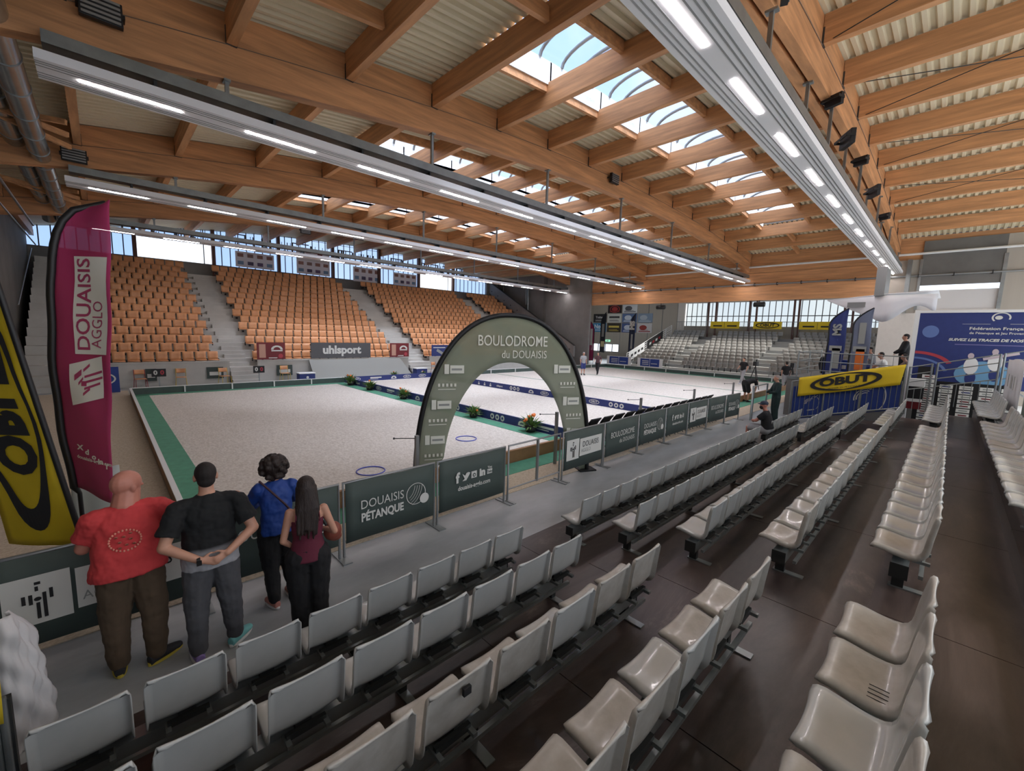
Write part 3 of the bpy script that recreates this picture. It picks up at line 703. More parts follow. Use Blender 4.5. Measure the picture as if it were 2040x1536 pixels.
# far stand surroundings
m=MB(); m.box(48.0,48.2,2.5,22.3,0,4.4,beigew); m.box(48.0,48.2,2.5,22.3,6.9,9.4,whitew); m.box(47.9,48.2,21.5,22.3,0,9.4,whitew); m.box(48.0,48.2,22.3,29.9,0,9.4,beigew); m.box(48,48.2,34.3,38.9,0,9.4,beigew); m.box(48,48.2,29.9,34.3,0,0.95,beigew); m.box(48,48.2,29.9,34.3,1.95,9.4,beigew)
for y in (22.35,24.2,26,27.9,29.8): m.box(47.96,48.0,y-0.03,y+0.03,0,9.4,greym)
struct(m.build('wall_far'),'beige panelled far wall with sponsor posters','wall')
m=MB(); m.box(34.75,48.2,24.95,25.1,0,0.01,concd); m.box(34.8,48.2,34.6,34.8,0,9.4,beigew); struct(m.build('wall_far_side'),'beige side wall of the far hall beyond the concrete corner','wall')
for j,(ya,yb) in enumerate(((33.1,34.2),(32.0,33.0),(30.95,31.9),(29.95,30.85))):
    t=thing('window_%d'%(40+j),'small bright low window in the far beige wall, %s from the left'%ORD[j],'window',(48.05,(ya+yb)/2,0.95),0,None,'structure')
    m=MB(); h=(yb-ya)/2; m.box(-0.03,0.03,-h-0.04,-h,0,1,mull); m.box(-0.03,0.03,h,h+0.04,0,1,mull); m.box(-0.03,0.03,-h,h,0.96,1.0,mull); m.box(-0.03,0.03,-h,h,0,0.04,mull); m.build('frame',t)
    m=MB(); m.box(0,0.008,-h,h,0.04,0.96,clearg); m.build('pane',t)
m=MB(); m.box(47.94,47.99,31.2,31.9,2.25,2.5,mat('exit_green',(120,200,160),0.5,emit=(150,230,190),estr=1.0)); m.box(47.90,47.94,31.4,31.7,2.3,2.45,whitem); tag(m.build('exit_sign'),'small lit green emergency exit sign above the low windows','sign')
t=thing('window_50','tall blue-white glazing behind the grey far stand','window',(48.1,11.9,4.4),0,None,'structure')
m=MB(); m.box(0,0.01,-9.4,9.5,0,2.5,farglass); m.build('glass',t)
m=MB()
for k in range(35): y=-9.3+0.55*k; m.box(-0.03,0.03,y-0.03,y+0.03,0,2.5,mull)
m.box(-0.04,0.04,-9.4,9.5,1.02,1.10,mull)
m.build('frame',t)
for j,y in enumerate((18.75,17.95,14.65,14.0,10.75,10.35,6.9,6.3)):
    m=MB(); m.bar((47.7,y,2.5),(47.9,y+0.15,9.4),0.16,0.16,rustcol); struct(m.build('window_column'),'slim brown column before the far windows, %s from the left'%ORD[j],'column','far window columns')
t=thing('balustrade','thin grey balustrade along the top of the far stand','railing',(47.3,12.2,3.5),0)
m=MB(); m.bar((0,-9.6,1.35),(0,9.9,1.35),0.05,0.05,greym); m.build('top_rail',t)
m=MB()
for k in range(130): m.box(-0.01,0.01,-9.5+0.15*k,-9.48+0.15*k,0.1,1.35,greym)
o=m.build('pickets',t); o['kind']='stuff'
for j,(ya,yb) in enumerate(((18.3,15.4),(14.1,11.6),(10.2,7.3))):
    t=thing('yellow_banner','yellow sponsor banner on the far balustrade, %s of three'%('left','middle','right')[j],'banner',(47.24,(ya+yb)/2,4.15),0,'yellow banners on the far balustrade')
    L=(ya-yb)/2; m=MB(); m.box(0,0.02,-L,L,0,0.72,yellow2); m.build('cloth',t); M=planeM((-0.004,0,0.36),(0,-1,0),(0,0,1)); m=MB()
    if j==1: ring2d(m,M,0,0,1.05,0.3,0.12,inkb); t2(m,M,'OBUT',0,0,0.28,inkb,0.05,1.2,z=0.006)
    else: q(m,M,-0.03,0.0,-0.3,0.3,inkb); q(m,M,-1.15,-0.25,-0.16,-0.02,inkb,z=0.003); q(m,M,0.25,1.2,-0.16,-0.02,inkb,z=0.003)
    m.build('lettering',t)
# posters
PC=[(34.0,31.9),(31.8,29.7),(29.6,27.5),(27.4,25.4)]; PR=[(5.95,7.0),(4.75,5.9),(3.5,4.7)]
PS=[[None,('red',),('white',)],[('blk','Traiteur'),('white','Menuiserie'),('bluew','')],[('cy','No'),('dk','Garage'),('navy','')]]
POST=[(1,0,(36,26,28),(176,60,60),''),(2,0,(214,216,218),(90,90,96),''),(0,1,(34,34,38),(206,206,206),'Traiteur'),(1,1,(206,206,200),(60,60,64),'-'),(2,1,(92,116,158),(206,214,226),''),(3,1,(130,148,170),(176,186,196),''),(0,2,(60,140,190),(226,234,240),'No'),(1,2,(54,48,40),(206,186,90),'-'),(2,2,(70,90,140),(200,206,220),''),(3,2,(200,196,196),(150,60,56),'')]
for j,(c,r,bc,fc,s) in enumerate(POST):
    y0,y1=PC[c]; z0,z1=PR[r]; rn=('top','middle','bottom')[r]
    t=thing('wall_poster','sponsor poster high on the far beige wall, %s row, %s column'%(rn,ORD[c]),'poster',(47.95,(y0+y1)/2,z0),0,'posters on the far wall')
    L=(y0-y1)/2-0.02;H=z1-z0-0.04; bm_=mat('pb%d'%j,bc,0.6); fm=mat('pf%d'%j,fc,0.6)
    m=MB(); m.box(0,0.02,-L,L,0,H,bm_); m.build('sheet',t); M=planeM((-0.004,0,0),(0,-1,0),(0,0,1)); m=MB()
    if s=='-': q(m,M,-L*0.75,L*0.75,H*0.5,H*0.72,fm,z=0.001)
    elif s: t2(m,M,s,0 if s!='No' else -0.35,H*0.6,H*(0.45 if s=='No' else 0.26),fm,0.05)
    elif (c,r)==(1,0): ring2d(m,M,0,H*0.5,0.75,0.45,0.1,fm); disc2d(m,M,0,H*0.5,0.45,0.28,fm)
    else: disc2d(m,M,-0.2,H*0.55,0.5,0.3,fm); q(m,M,-L*0.8,L*0.8,H*0.1,H*0.2,fm)
    q(m,M,-L*0.7,L*0.7,H*0.14,H*0.19,fm,z=0.001); q(m,M,-L*0.7,L*0.5,H*0.27,H*0.31,fm,z=0.001); m.build('print',t)
# court end boards and rail banners
def blueboard(y0,y1,lab):
    t=thing('end_board',lab,'banner',(36.52,(y0+y1)/2,0.25),0); L=(y0-y1)/2
    m=MB(); m.box(0,0.03,-L-0.3,L+0.3,0,0.8,whitem); m.build('panel',t); m=MB(); m.box(-0.01,0,-L,L,0.06,0.76,blue2); m.box(-0.014,-0.01,-0.03,0.0,0.06,0.76,whitem)
    M=planeM((-0.012,0,0.4),(0,-1,0),(0,0,1)); 
    for k in range(3): q(m,M,-L*0.8,-0.1,-0.2+0.16*k,-0.14+0.16*k,printw,z=0.003)
    q(m,M,0.15,L*0.8,-0.1,-0.05,printw,z=0.003); m.build('blue_print',t)
blueboard(23.7,21.6,'blue and white board on the far court rail, left one'); blueboard(20.3,18.4,'blue and white board on the far court rail, right one')
t=thing('far_rail','grey tube railing between the court and the far stand','railing',(36.6,14,0))
m=MB(); m.tube([(0,-11,1.05),(0,10,1.05)],0.025,greym,6); m.tube([(0,-11,0.6),(0,10,0.6)],0.02,greym,6); m.build('rail',t)
for k in range(11): m=MB(); m.tube([(0,-10.5+2*k,0),(0,-10.5+2*k,1.05)],0.025,greym,6); m.build('post',t)
t=thing('stair_rail','white sloping handrail up the left side of the far stand','railing',(38,22.5,0))
m=MB()
for dz in (0.0,0.22,0.44,0.66,0.88): m.tube([(-0.3,0,0.45+dz),(9,0,3.55+dz)],0.025,whitem,6)
for k in range(8): x=-0.3+9.3*k/7; m.tube([(x,0,0.0),(x,0,1.35+3.1*k/7)],0.03,whitem,6)
m.build('rails',t)
for j,(xa,xb,mt,lab) in enumerate(((0.0,3.0,whitem,'white slanted sponsor banner on the far stair handrail'),(3.6,6.9,blackm,'dark slanted sponsor banner higher on the far stair handrail'))):
    m=MB(); z=lambda x:0.42+3.1*(x+0.3)/9.3
    P=[(38+xa,22.44,z(xa)),(38+xb,22.44,z(xb)),(38+xb,22.44,z(xb)+0.95),(38+xa,22.44,z(xa)+0.95)]; P+=[(a,b+0.02,c) for a,b,c in P]
    m.add(P,[(0,1,2,3),(4,7,6,5),(0,4,5,1),(3,2,6,7),(0,3,7,4),(1,5,6,2)],mt)
    for k in range(4):
        xx=xa+0.4+k*0.65; m.add([(38+xx,22.43,z(xx)+0.3),(38+xx+0.4,22.43,z(xx+0.4)+0.3),(38+xx+0.4,22.43,z(xx+0.4)+0.55),(38+xx,22.43,z(xx)+0.55)],[(0,1,2,3)],inkb if j==0 else (redm if k%2 else printg))
    tag(m.build('slanted_banner',fix=True),lab,'banner')
def speaker(x,y,z,lab):
    t=thing('hanging_speaker',lab,'loudspeaker',(x,y,z)); m=MB(); m.loft([((0,-0.36,0),0.18,0.18),((0,0.36,0),0.18,0.18)],blackm,side=(1,0,0),n=8); m.build('cabinet',t); m=MB(); m.tube([(0,0,0.16),(0,0,0.34)],0.03,blackm,6); m.build('cable',t)
speaker(34.88,17.8,5.6,'black loudspeaker hanging left, under the cross beam before the beige wall'); speaker(34.88,10.15,5.64,'black loudspeaker hanging right, before the far windows')
# right-hand side walls
m=MB(); m.box(34.7,34.9,1.75,3.3,0,8.0,beigew); m.box(34.4,34.7,2.15,2.35,4.9,8,galv); m.box(34.65,34.9,-8,-1.45,0,9,beigew); m.box(34.65,34.9,-1.45,1.75,6.5,9,concd); m.box(34.65,34.9,-1.45,1.75,0,5.1,whitew); m.box(34.6,34.7,1.75,3.3,0,4.9,whitew)
struct(m.build('wall_right_end'),'beige end wall around the pale roller shutter','wall')
m=MB(); m.box(34.75,34.8,-1.45,1.75,5.1,6.2,mat('shutter',(208,206,204),0.6)); m.box(34.75,34.8,-1.45,1.75,6.2,6.5,clearg); m.box(34.6,34.75,-1.55,-1.4,5.1,8,galv); m.box(34.6,34.75,1.7,1.82,5.1,8,galv)
struct(m.build('door_1'),'pale roller shutter with a bright strip above, high in the end wall','door')
# podium
m=MB(); m.box(20.3,27,0.2,4.6,0,1.6,concd); m.box(20.28,20.32,0.2,4.6,1.5,1.62,galv); struct(m.build('podium'),'raised dark podium behind the sloping blue fence','podium')
t=thing('podium_rail','grey tube railing round the raised podium','railing',(20.4,2.6,1.62))
m=MB()
for z in (0.3,0.65,1.0): m.tube([(0,-1.6,z),(0,1.7,z)],0.022,galv,6); m.tube([(0,1.7,z),(5.5,1.9,z)],0.022,galv,6)
m.build('rails',t)
for k,(x,y) in enumerate(((0,-1.6),(0,-0.6),(0,0.6),(0,1.7),(2.5,1.8),(5.5,1.9))): m=MB(); m.tube([(x,y,0),(x,y,1.05)],0.028,galv,6); m.build('post',t)
m=MB()
for k in range(10): m.box(-0.006,0.006,-1.5+0.3*k,-1.488+0.3*k,0.05,1.0,galv)
m.build('pickets',t)
t=thing('canopy','white folded sail canopy over the podium','canopy',(23.5,2.2,4.4))
m=MB()
def can(u,v):   # u along y, v along x
    y=1.85-3.5*u; zt=0.48+0.12*u; return ((v-0.5)*3.4*(0.15+0.85*min(1,u*1.6)), y, zt)
m.sheet(can,10,4,0.04,panelw)
def can2(u,v):
    y=1.85-3.5*u; zl=0.46-0.75*min(1,u/0.45) if u<0.45 else -0.29+0.30*math.sin((u-0.45)/0.55*2*PI)*-1+0.08; x=-1.7*(0.15+0.85*min(1,u*1.6)); return (x+0.02,y,0.50*(1-v)+zl*v)
m.sheet(can2,24,3,0.03,panelw); m.build('sail',t)
m=MB(); m.box(-1.6,-0.2,-0.15,0.15,0.5,1.6,greym); m.box(-1.2,-0.9,0.15,1.0,0.1,0.3,greym); m.build('support_box',t)
# federation board
t=thing('federation_board','tall navy federation board with white lettering beside the podium','display board',(19.85,-0.9,1.75))
m=MB(); m.box(0,0.05,-1.9,1.76,0,2.36,navy); m.build('panel',t)
m=MB(); m.box(-0.04,0.1,1.76,1.88,-1.45,2.45,whitem); m.box(-0.03,0.08,-1.9,1.76,2.36,2.44,whitem); m.build('frame',t)
M=planeM((-0.005,0,0),(0,-1,0),(0,0,1)); m=MB(); lb=mat('glow_blue',(96,120,176),0.6); lp=mat('haze_lilac',(120,116,168),0.6); sk=mat('sky_blue',(110,160,196),0.6); rd=mat('arc_red',(178,60,72),0.6); pk=mat('figure_pale',(196,180,186),0.6)
disc2d(m,M,-1.45,1.75,0.2,0.2,lb,z=0.001); disc2d(m,M,1.15,1.85,0.42,0.22,lp,z=0.001)
ring2d(m,M,-1.75,0.55,0.95,0.55,0.12,rd,a0=0.35,a1=1.57); ring2d(m,M,-1.75,0.30,0.85,0.6,0.08,lb,a0=0.3,a1=1.57); ring2d(m,M,1.9,0.6,1.1,0.9,0.13,rd,a0=1.57,a1=2.6); ring2d(m,M,1.9,0.4,1.1,0.9,0.09,lb,a0=1.57,a1=2.7)
disc2d(m,M,-0.15,0.42,0.62,0.42,sk,z=0.002)
# pale pictured figures
for (x,h,mm) in ((-0.45,1.0,pk),(0.05,1.15,pk)): disc2d(m,M,x,h,0.07,0.09,mm,z=0.006); disc2d(m,M,x+0.03,h-0.32,0.16,0.27,whitem,z=0.005); disc2d(m,M,x+0.05,h-0.7,0.12,0.22,navy,z=0.0045)
q(m,M,-0.2,0.55,0.98,1.06,pk,z=0.006,rot=0.3)
ring2d(m,M,0.05,2.2,0.2,0.16,0.04,printw,a0=-0.4,a1=3.9); disc2d(m,M,0.0,2.2,0.08,0.06,printw)
q(m,M,-0.75,-0.15,2.0,2.008,printw,z=0.003); q(m,M,0.25,0.85,2.0,2.008,printw,z=0.003)
t2(m,M,'Fédération Française',0.05,1.86,0.085,printw,0.03,1.25,z=0.008); t2(m,M,'de Pétanque et Jeu Provençal',0.05,1.72,0.07,printw,0.02,1.05,z=0.008)
t2(m,M,'SUIVEZ LES TRACES DE NOS CHAMPIONS',0.15,1.5,0.078,printw,0.06,1.12,z=0.008,shear=0.2); q(m,M,-0.85,0.85,1.34,1.365,lp,z=0.004)
for k in range(3): q(m,M,-0.55,0.3,-0.02+0.06*k,0.0+0.06*k,sk,z=0.006)
m.build('artwork',t)
t=thing('sponsor_backdrop','black press backdrop with a grid of white sponsor plates','display board',(19.45,-0.4,1.0))
m=MB(); m.box(0,0.04,-1.1,1.1,0.0,0.9,blackm); m.box(0,0.04,0.72,1.1,0.9,1.35,blackm); m.box(0,0.04,-1.1,1.1,-0.7,0,blackm); m.build('panel',t)
for c in range(5):
    m=MB(); M=planeM((-0.004,0,0),(0,-1,0),(0,0,1)); rr=random.Random(c)
    for r in range(12 if c in(0,4) else 10):
        x=-0.95+0.44*c-0.02; z=-0.62+0.145*r
        if z+0.12>0.9 and c!=0: continue
        q(m,M,x-0.01,x+0.29,z,z+0.115,printw); q(m,M,x+0.05,x+0.24,z+0.04,z+0.075,rr.choice([navy,printg,redm,inkb]),z=0.004)
    m.build('sponsor_plates',t)
m=MB(); m.box(19.0,19.3,0.5,0.85,0.96,1.2,redm); m.box(18.98,19.3,0.5,0.85,1.2,1.3,whitem); m.box(18.98,19.32,0.48,0.87,1.3,1.7,blackm); m.box(18.98,19.32,0.48,0.87,1.7,1.95,whitem); tag(m.build('drinks_cooler'),'small red, white and black cooler cabinet behind the end guard rail','cooler')
# sloping end fence
def fz(y): return 0.02+(4.1-y)*0.2755
t=thing('sloping_fence','sloping steel guard fence with royal blue cloth at the end of the seats','fence',(18.5,0,0))
m=MB(); m.tube([(0,4.0,fz(4.0)+1.5),(0,0.95,fz(0.95)+1.5)],0.03,galv,8); m.tube([(0,4.0,fz(4.0)+0.12),(0,0.95,fz(0.95)+0.12)],0.025,galv,8)
for y in (4.0,3.0,2.0,0.95): m.tube([(0,y,fz(y)),(0,y,fz(y)+1.5)],0.03,galv,8)
m.build('frame',t)
m=MB()
for k in range(20): y=3.85-0.145*k; m.tube([(0,y,fz(y)+0.12),(0,y,fz(y)+1.48)],0.011,galv,5)
m.build('pickets',t)
m=MB(); P=[(0.05,3.95,fz(3.95)+0.05),(0.05,1.0,fz(1.0)+0.05),(0.05,1.0,fz(1.0)+1.35),(0.05,3.95,fz(3.95)+1.3)]
m.add(P+[(a+0.01,b,c) for a,b,c in P],[(0,1,2,3),(4,7,6,5),(0,4,5,1),(3,2,6,7),(0,3,7,4),(1,5,6,2)],blue2); 
o=m.build('blue_cloth',t,fix=True)
m=MB()
for cy,s in ((3.35,0.55),(1.75,1.0)):
    M=planeM((0.044,cy,fz(cy)+0.62),(0,-1,0.2755),(0,0,1))
    for k in range(3): ring2d(m,M,-0.14*s,-0.02*s,(0.30-0.07*k)*s,(0.30-0.07*k)*s,0.035*s,printw,a0=1.0,a1=3.4)
    ring2d(m,M,0.22*s,-0.1*s,0.22*s,0.42*s,0.03*s,printw,a0=-1.2,a1=1.3); ring2d(m,M,0.1*s,0.3*s,0.12*s,0.10*s,0.03*s,printw,a0=0.5,a1=4.2); q(m,M,0.1*s,0.35*s,0.34*s,0.37*s,printw,rot=0.7)
    q(m,M,-0.2*s,0.2*s,-0.54*s,-0.48*s,printw)
m.build('rooster_emblem',t)
t=thing('yellow_banner','big yellow OBUT banner tied to the sloping end fence','banner',(18.42,0,0))
m=MB()
def obs(u,v): y=3.78-2.75*u; z0=1.02+0.73*u; z1=1.72+0.70*u; return (0.02*math.sin(u*9)+0.01*math.sin(u*23+v*4), y-0.08*v*(u), z0+(z1-z0)*v)
m.sheet(obs,24,6,0.008,yellow2); m.build('cloth',t)
M=planeM((-0.045,2.45,1.72),(0,-1,0.262),(0,0,1)); m=MB()
ring2d(m,M,0,0.0,1.0,0.29,0.035,inkb,wd2=0.14); t2(m,M,'OBUT',0,0.03,0.25,inkb,0.07,1.5,z=0.008); t2(m,M,'PREMIER EN PÉTANQUE',0,-0.2,0.05,inkb,0.0,1.2,z=0.008); m.build('lettering',t)
t=thing('guard_rail','grey tube guard rail rising to the right beyond the yellow banner','railing',(18.5,0,0))
m=MB()
for ya,yb in ((0.85,0.36),(0.24,-1.0),(-1.08,-1.75)):
    for z in (1.42,1.18,0.94,0.70): m.tube([(0,ya,fz(ya)+z),(0,yb,fz(yb)+z)],0.018,galv,6)
    for y in (ya,yb): m.tube([(0,y,fz(y)-0.1),(0,y,fz(y)+1.44)],0.026,galv,6)
    n=int(abs(ya-yb)/0.14)
    for k in range(1,n): y=ya+(yb-ya)*k/n; m.tube([(0,y,fz(y)),(0,y,fz(y)+0.70)],0.009,galv,5)
m.build('tubes',t)
# back guard rail with sheets
t=thing('back_rail','galvanised guard rail behind the highest row of grey seats','railing',(11.5,-1.42,1.2))
m=MB(); m.tube([(-6,0,1.1),(6.9,0,1.1)],0.025,galv,6); m.tube([(-6,0,0.6),(6.9,0,0.6)],0.02,galv,6)
for k in range(7): m.tube([(-6+2.15*k,0,0),(-6+2.15*k,0,1.1)],0.025,galv,6)
m.build('tubes',t)
def hang(x0,x1,z0,z1,y,lab):
    m=MB(); m.sheet(lambda u,v:(x0+(x1-x0)*u,y+0.015*math.sin(u*14),z0+(z1-z0)*v+0.03*math.sin(u*5)),16,4,0.006,paper)
    for k in range(3): xx=x0+(x1-x0)*(0.3+0.2*k); m.box(xx,xx+0.1,y+0.03,y+0.036,z0+(z1-z0)*0.45,z0+(z1-z0)*0.7,printg)
    tag(m.build('white_sheet'),lab,'sheet')
hang(14.6,18.2,1.45,2.75,-1.16,'white printed sheet hanging behind the top row, farther one'); hang(9.0,13.2,1.5,2.6,-1.2,'white printed sheet hanging behind the top row, nearer one')
m=MB(); m.box(13.55,14.3,-1.32,-1.2,1.2,2.7,mat('dull_green',(118,132,120),0.6)); tag(m.build('green_case'),'dull green metal case between the two hanging white sheets','case')
# podium flags, table
def feather(name,lab,pole,edge,z0,z1,mt,parts,loc,grp=None,bow=0.35):
    t=thing(name,lab,'feather flag',loc,0,grp)
    px,py=pole; ex,ey=edge; H=z1-z0
    m=MB()
    def E(v): return 1-(max(0,(v-0.72)/0.28))**2.2
    def fn(u,v):
        z=z0+H*v; s=0.0 if v<0.72 else ((v-0.72)/0.28)**2
        u2=s+(1-s)*u
        wv=0.015*math.sin(u*7+v*9)
        return (px+(ex-px)*u2+wv, py+(ey-py)*u2+wv, z-(0.05*u if v<0.05 else 0))
    m.sheet(fn,10,30,0.006,mt); m.build('cloth',t)
    m=MB(); pts=[(px,py,-loc[2] if False else 0.0)]+[tuple(Vector(fn(0,v/20))) for v in range(21)]
    m.tube(pts,[0.02]*3+[0.028]*(len(pts)-3),blackm,8); m.build('pole',t)
    return t,fn
for j,(y,x,c1,lab) in enumerate(((3.2,20.9,navy,'tall dark blue feather flag on the podium, left of the pair'),(2.45,20.9,mat('flag_grey',(108,116,138),0.7),'tall grey and orange feather flag on the podium, right of the pair'))):
    t,fn=feather('feather_flag',lab,(0.0,0.28),(0.0,-0.28),0.25,2.75,c1,None,(x,y,1.62),'feather flags on the podium')
    M=planeM((-0.03,0,1.3),(0,0,1),(0,1,0)); m=MB(); (t2(m,M,'MS',0.62,0,0.26,printg,0.06) if j==0 else q(m,M,0.1,0.9,-0.12,0.08,printg)); q(m,M,-0.9,-0.1,-0.16,0.1,printg if j==0 else flower); q(m,M,-0.2,0.0,-0.2,0.2,printg); m.build('lettering',t)
m=MB(); m.box(21.3,21.8,2.75,3.6,1.62,2.35,blue2); m.box(21.29,21.3,2.8,3.5,1.75,1.85,printw); m.box(21.29,21.3,2.85,3.4,2.0,2.15,printw); tag(m.build('covered_table'),'table under a royal blue printed cloth on the podium','table')
# distant feather flags
for j,(x,y,z0,z1,c,lab) in enumerate(((36.9,26.3,0.4,4.6,magenta,'distant magenta feather flag standing before the dark concrete corner'),(40,27.0,1.2,5.6,mat('flag_black',(40,44,52),0.7),'distant black and cream feather flag in front of the sponsor posters'),(39.5,23.1,0.9,5.4,mat('flag_navy',(38,46,70),0.7),'distant navy feather flag with white letters beside the far stair'))):
    t,fn=feather('feather_flag',lab,(0,0.32 if j else -0.35),(0,-0.32 if j else 0.35),z0,z1,c,None,(x,y,0))
    M=planeM((-0.04,0,(z0+z1)/2),(0,0,1),(0,1,0)); m=MB()
    if j==0: q(m,M,-0.5,1.2,-0.16,0.12,printw)
    elif j==1: q(m,M,-0.5,0.9,-0.16,0.14,printg); q(m,M,-1.6,-1.0,-0.25,0.2,mat('cream',(206,196,150),0.7))
    else: t2(m,M,'MS',1.0,0,0.5,printw,0.1); q(m,M,-1.4,0.1,-0.12,0.1,printg)
    m.build('lettering',t)
# ================================================================== THINGS BY THE OPPOSITE STAND
def banner(x0,x1,z0,z1,y,mt,lab,fn):
    t=thing('wall_banner',lab,'banner',((x0+x1)/2,y,z0)); m=MB(); L=(x1-x0)/2; m.box(-L,L,0,0.03,0,z1-z0,mt); m.build('panel',t)
    m=MB(); M=planeM((0,-0.004,(z1-z0)/2),(1,0,0),(0,0,1)); fn(m,M,L,(z1-z0)/2); m.build('print',t)
banner(8.75,12.4,1.2,2.12,25.95,mat('dark_grey',(84,84,86),0.6),'dark grey banner with white uhlsport lettering on the stand wall',lambda m,M,L,H:t2(m,M,'uhlsport',0,0.02,0.46,printw,0.06,1.05))
def redb(m,M,L,H):
    q(m,M,-L*0.85,-L*0.4,-H*0.8,H*0.8,mat('skin_pink',(196,150,130),0.6) if 'skin_pink' not in MATS else MATS['skin_pink']); ring2d(m,M,L*0.4,H*0.15,L*0.42,H*0.5,0.12,printw,a0=0,a1=PI,z=0.006); q(m,M,0.0,L*0.8,-H*0.05,H*0.1,printw,z=0.006); disc2d(m,M,L*0.65,-H*0.6,0.12,0.12,rd,z=0.006); q(m,M,-L*0.2,L*0.4,-H*0.88,-H*0.78,printw,z=0.006)
banner(5.95,7.35,1.2,2.12,25.9,redm,'dark red sponsor banner left of the uhlsport banner',redb); banner(13.75,15.15,1.2,2.12,25.9,redm,'dark red sponsor banner right of the uhlsport banner',redb)
def blb(m,M,L,H):
    q(m,M,-L*0.9,-L*0.1,H*0.45,H*0.6,printw); ring2d(m,M,L*0.45,0,H*0.75,H*0.75,0.08,printw); q(m,M,-L*0.7,-L*0.1,-H*0.6,-H*0.1,printg,rot=-0.5); q(m,M,-L*0.3,L*0.0,-H*0.5,-H*0.4,printw)
banner(17.0,19.6,1.2,2.0,25.9,navy,'navy sponsor banner with a white ring, near the black arch rim',blb)
t=thing('leaning_ramp','wide plain grey board leaning against the stand front wall','board',(11.7,25.84,0.0))
m=MB(); P=[(-3.0,-0.55,0.02),(3.35,-0.55,0.02),(2.75,0.06,1.12),(-3.1,0.06,1.12)]; m.add(P+[(a,b+0.04,c) for a,b,c in P],[(0,1,2,3),(4,7,6,5),(0,4,5,1),(3,2,6,7),(0,3,7,4),(1,5,6,2)],mat('ramp_grey',(150,150,144),0.7)); m.build('panel',t,fix=True)
def chair(x,y,rz,legm,label,arms=True):
    t=thing('wooden_chair',label,'chair',(x,y,0),rz,'wooden chairs by the court')
    m=MB(); m.sheet(lambda u,v:(-0.2+0.4*u,-0.2+0.4*v,0.45-0.01*math.sin(PI*v)),4,4,0.02,orange); m.build('seat',t)
    m=MB(); m.sheet(lambda u,v:(-0.2+0.4*u,0.22+0.03*v-0.03*math.sin(PI*u)*-1,0.64+0.2*v),6,3,0.016,orange); m.build('backrest',t)
    for sx in (-1,1):
        m=MB(); m.tube([(sx*0.21,-0.24,0),(sx*0.19,-0.18,0.43)],0.013,legm,6); m.build('leg',t); m=MB(); m.tube([(sx*0.22,0.28,0),(sx*0.19,0.2,0.45),(sx*0.19,0.25,0.86)],0.013,legm,6); m.build('leg',t)
yl=mat('leg_yellow',(206,180,80),0.5); rdl=mat('leg_red',(150,50,60),0.5)
chair(1.15,26.0-0.45,0.1,rdl,'red-legged wooden chair beside the left scoreboard'); chair(2.62,25.6,-0.1,yl,'yellow-legged wooden chair right of the left scoreboard'); chair(4.35,25.3,0.2,yl,'yellow-legged wooden chair left of the right scoreboard'); chair(7.2,25.5,0.0,yl,'yellow-legged wooden chair left of the blue crate'); chair(16.6,24.8,0.2,rdl,'wooden chair near the arch rim, left of two'); chair(17.6,25.0,-0.1,rdl,'wooden chair near the arch rim, right of two')
for x,z,lab in ((1.78,0.55,'small black scoreboard reading 0 0, left one below the wooden seats'),(5.85,0.55,'small black scoreboard reading 0 0, right one at the stand steps')):
    t=thing('scoreboard',lab,'scoreboard',(x,25.2,0)); m=MB(); m.box(-0.26,0.26,0,0.04,z,z+0.36,blackm); m.build('panel',t); m=MB(); m.box(-0.02,0.02,0.01,0.04,0,z,galv); m.build('stand',t)
    m=MB(); M=planeM((0,-0.004,z+0.18),(1,0,0),(0,0,1)); t2(m,M,'0',-0.12,0,0.19,printw,0.06); t2(m,M,'0',0.12,0,0.19,rd,0.06); m.build('digits',t)
for x0_,x1_,lb in ((1.35,1.75,'behind the left scoreboard'),(3.7,4.4,'with a white logo behind the third wooden chair'),(6.9,7.7,'left of the navy crate and ramp')):
    t=thing('town_banner','small dark green town banner '+lb,'banner',((x0_+x1_)/2,25.925,0.28)); L=(x1_-x0_)/2
    m=MB(); m.box(-L,L,0,0.04,0,0.58,bannerg); m.build('cloth',t); m=MB(); m.box(-L*0.7,L*0.7,-0.01,0,0.16,0.34,printw); m.build('print',t)
pass
for x,lab in ((8.15,'navy crate with white lid at the left foot of the grey ramp'),(15.55,'navy crate with white lid right of the grey ramp')):
    t=thing('crate',lab,'crate',(x,25.1,0)); m=MB(); m.box(-0.42,0.42,-0.25,0.25,0,0.42,navy); m.build('box',t,bevel=0.02); m=MB(); m.box(-0.44,0.44,-0.27,0.27,0.42,0.48,whitem); m.build('lid',t,bevel=0.015); m=MB(); m.ell((0,-0.255,0.22),(0.07,0.01,0.07),printw,nu=8,nv=6); m.build('emblem',t)
t=thing('advert_panel','royal blue advertising panel with a white oval at the far left','panel',(0.0,24.6,0.0)); m=MB(); m.box(-0.9,0.42,0,0.06,0,1.1,blue2); m.build('board',t); m=MB(); ring2d(m,planeM((0,-0.004,0.6),(1,0,0),(0,0,1)),-0.3,0,0.62,0.3,0.06,printw); m.build('oval',t)
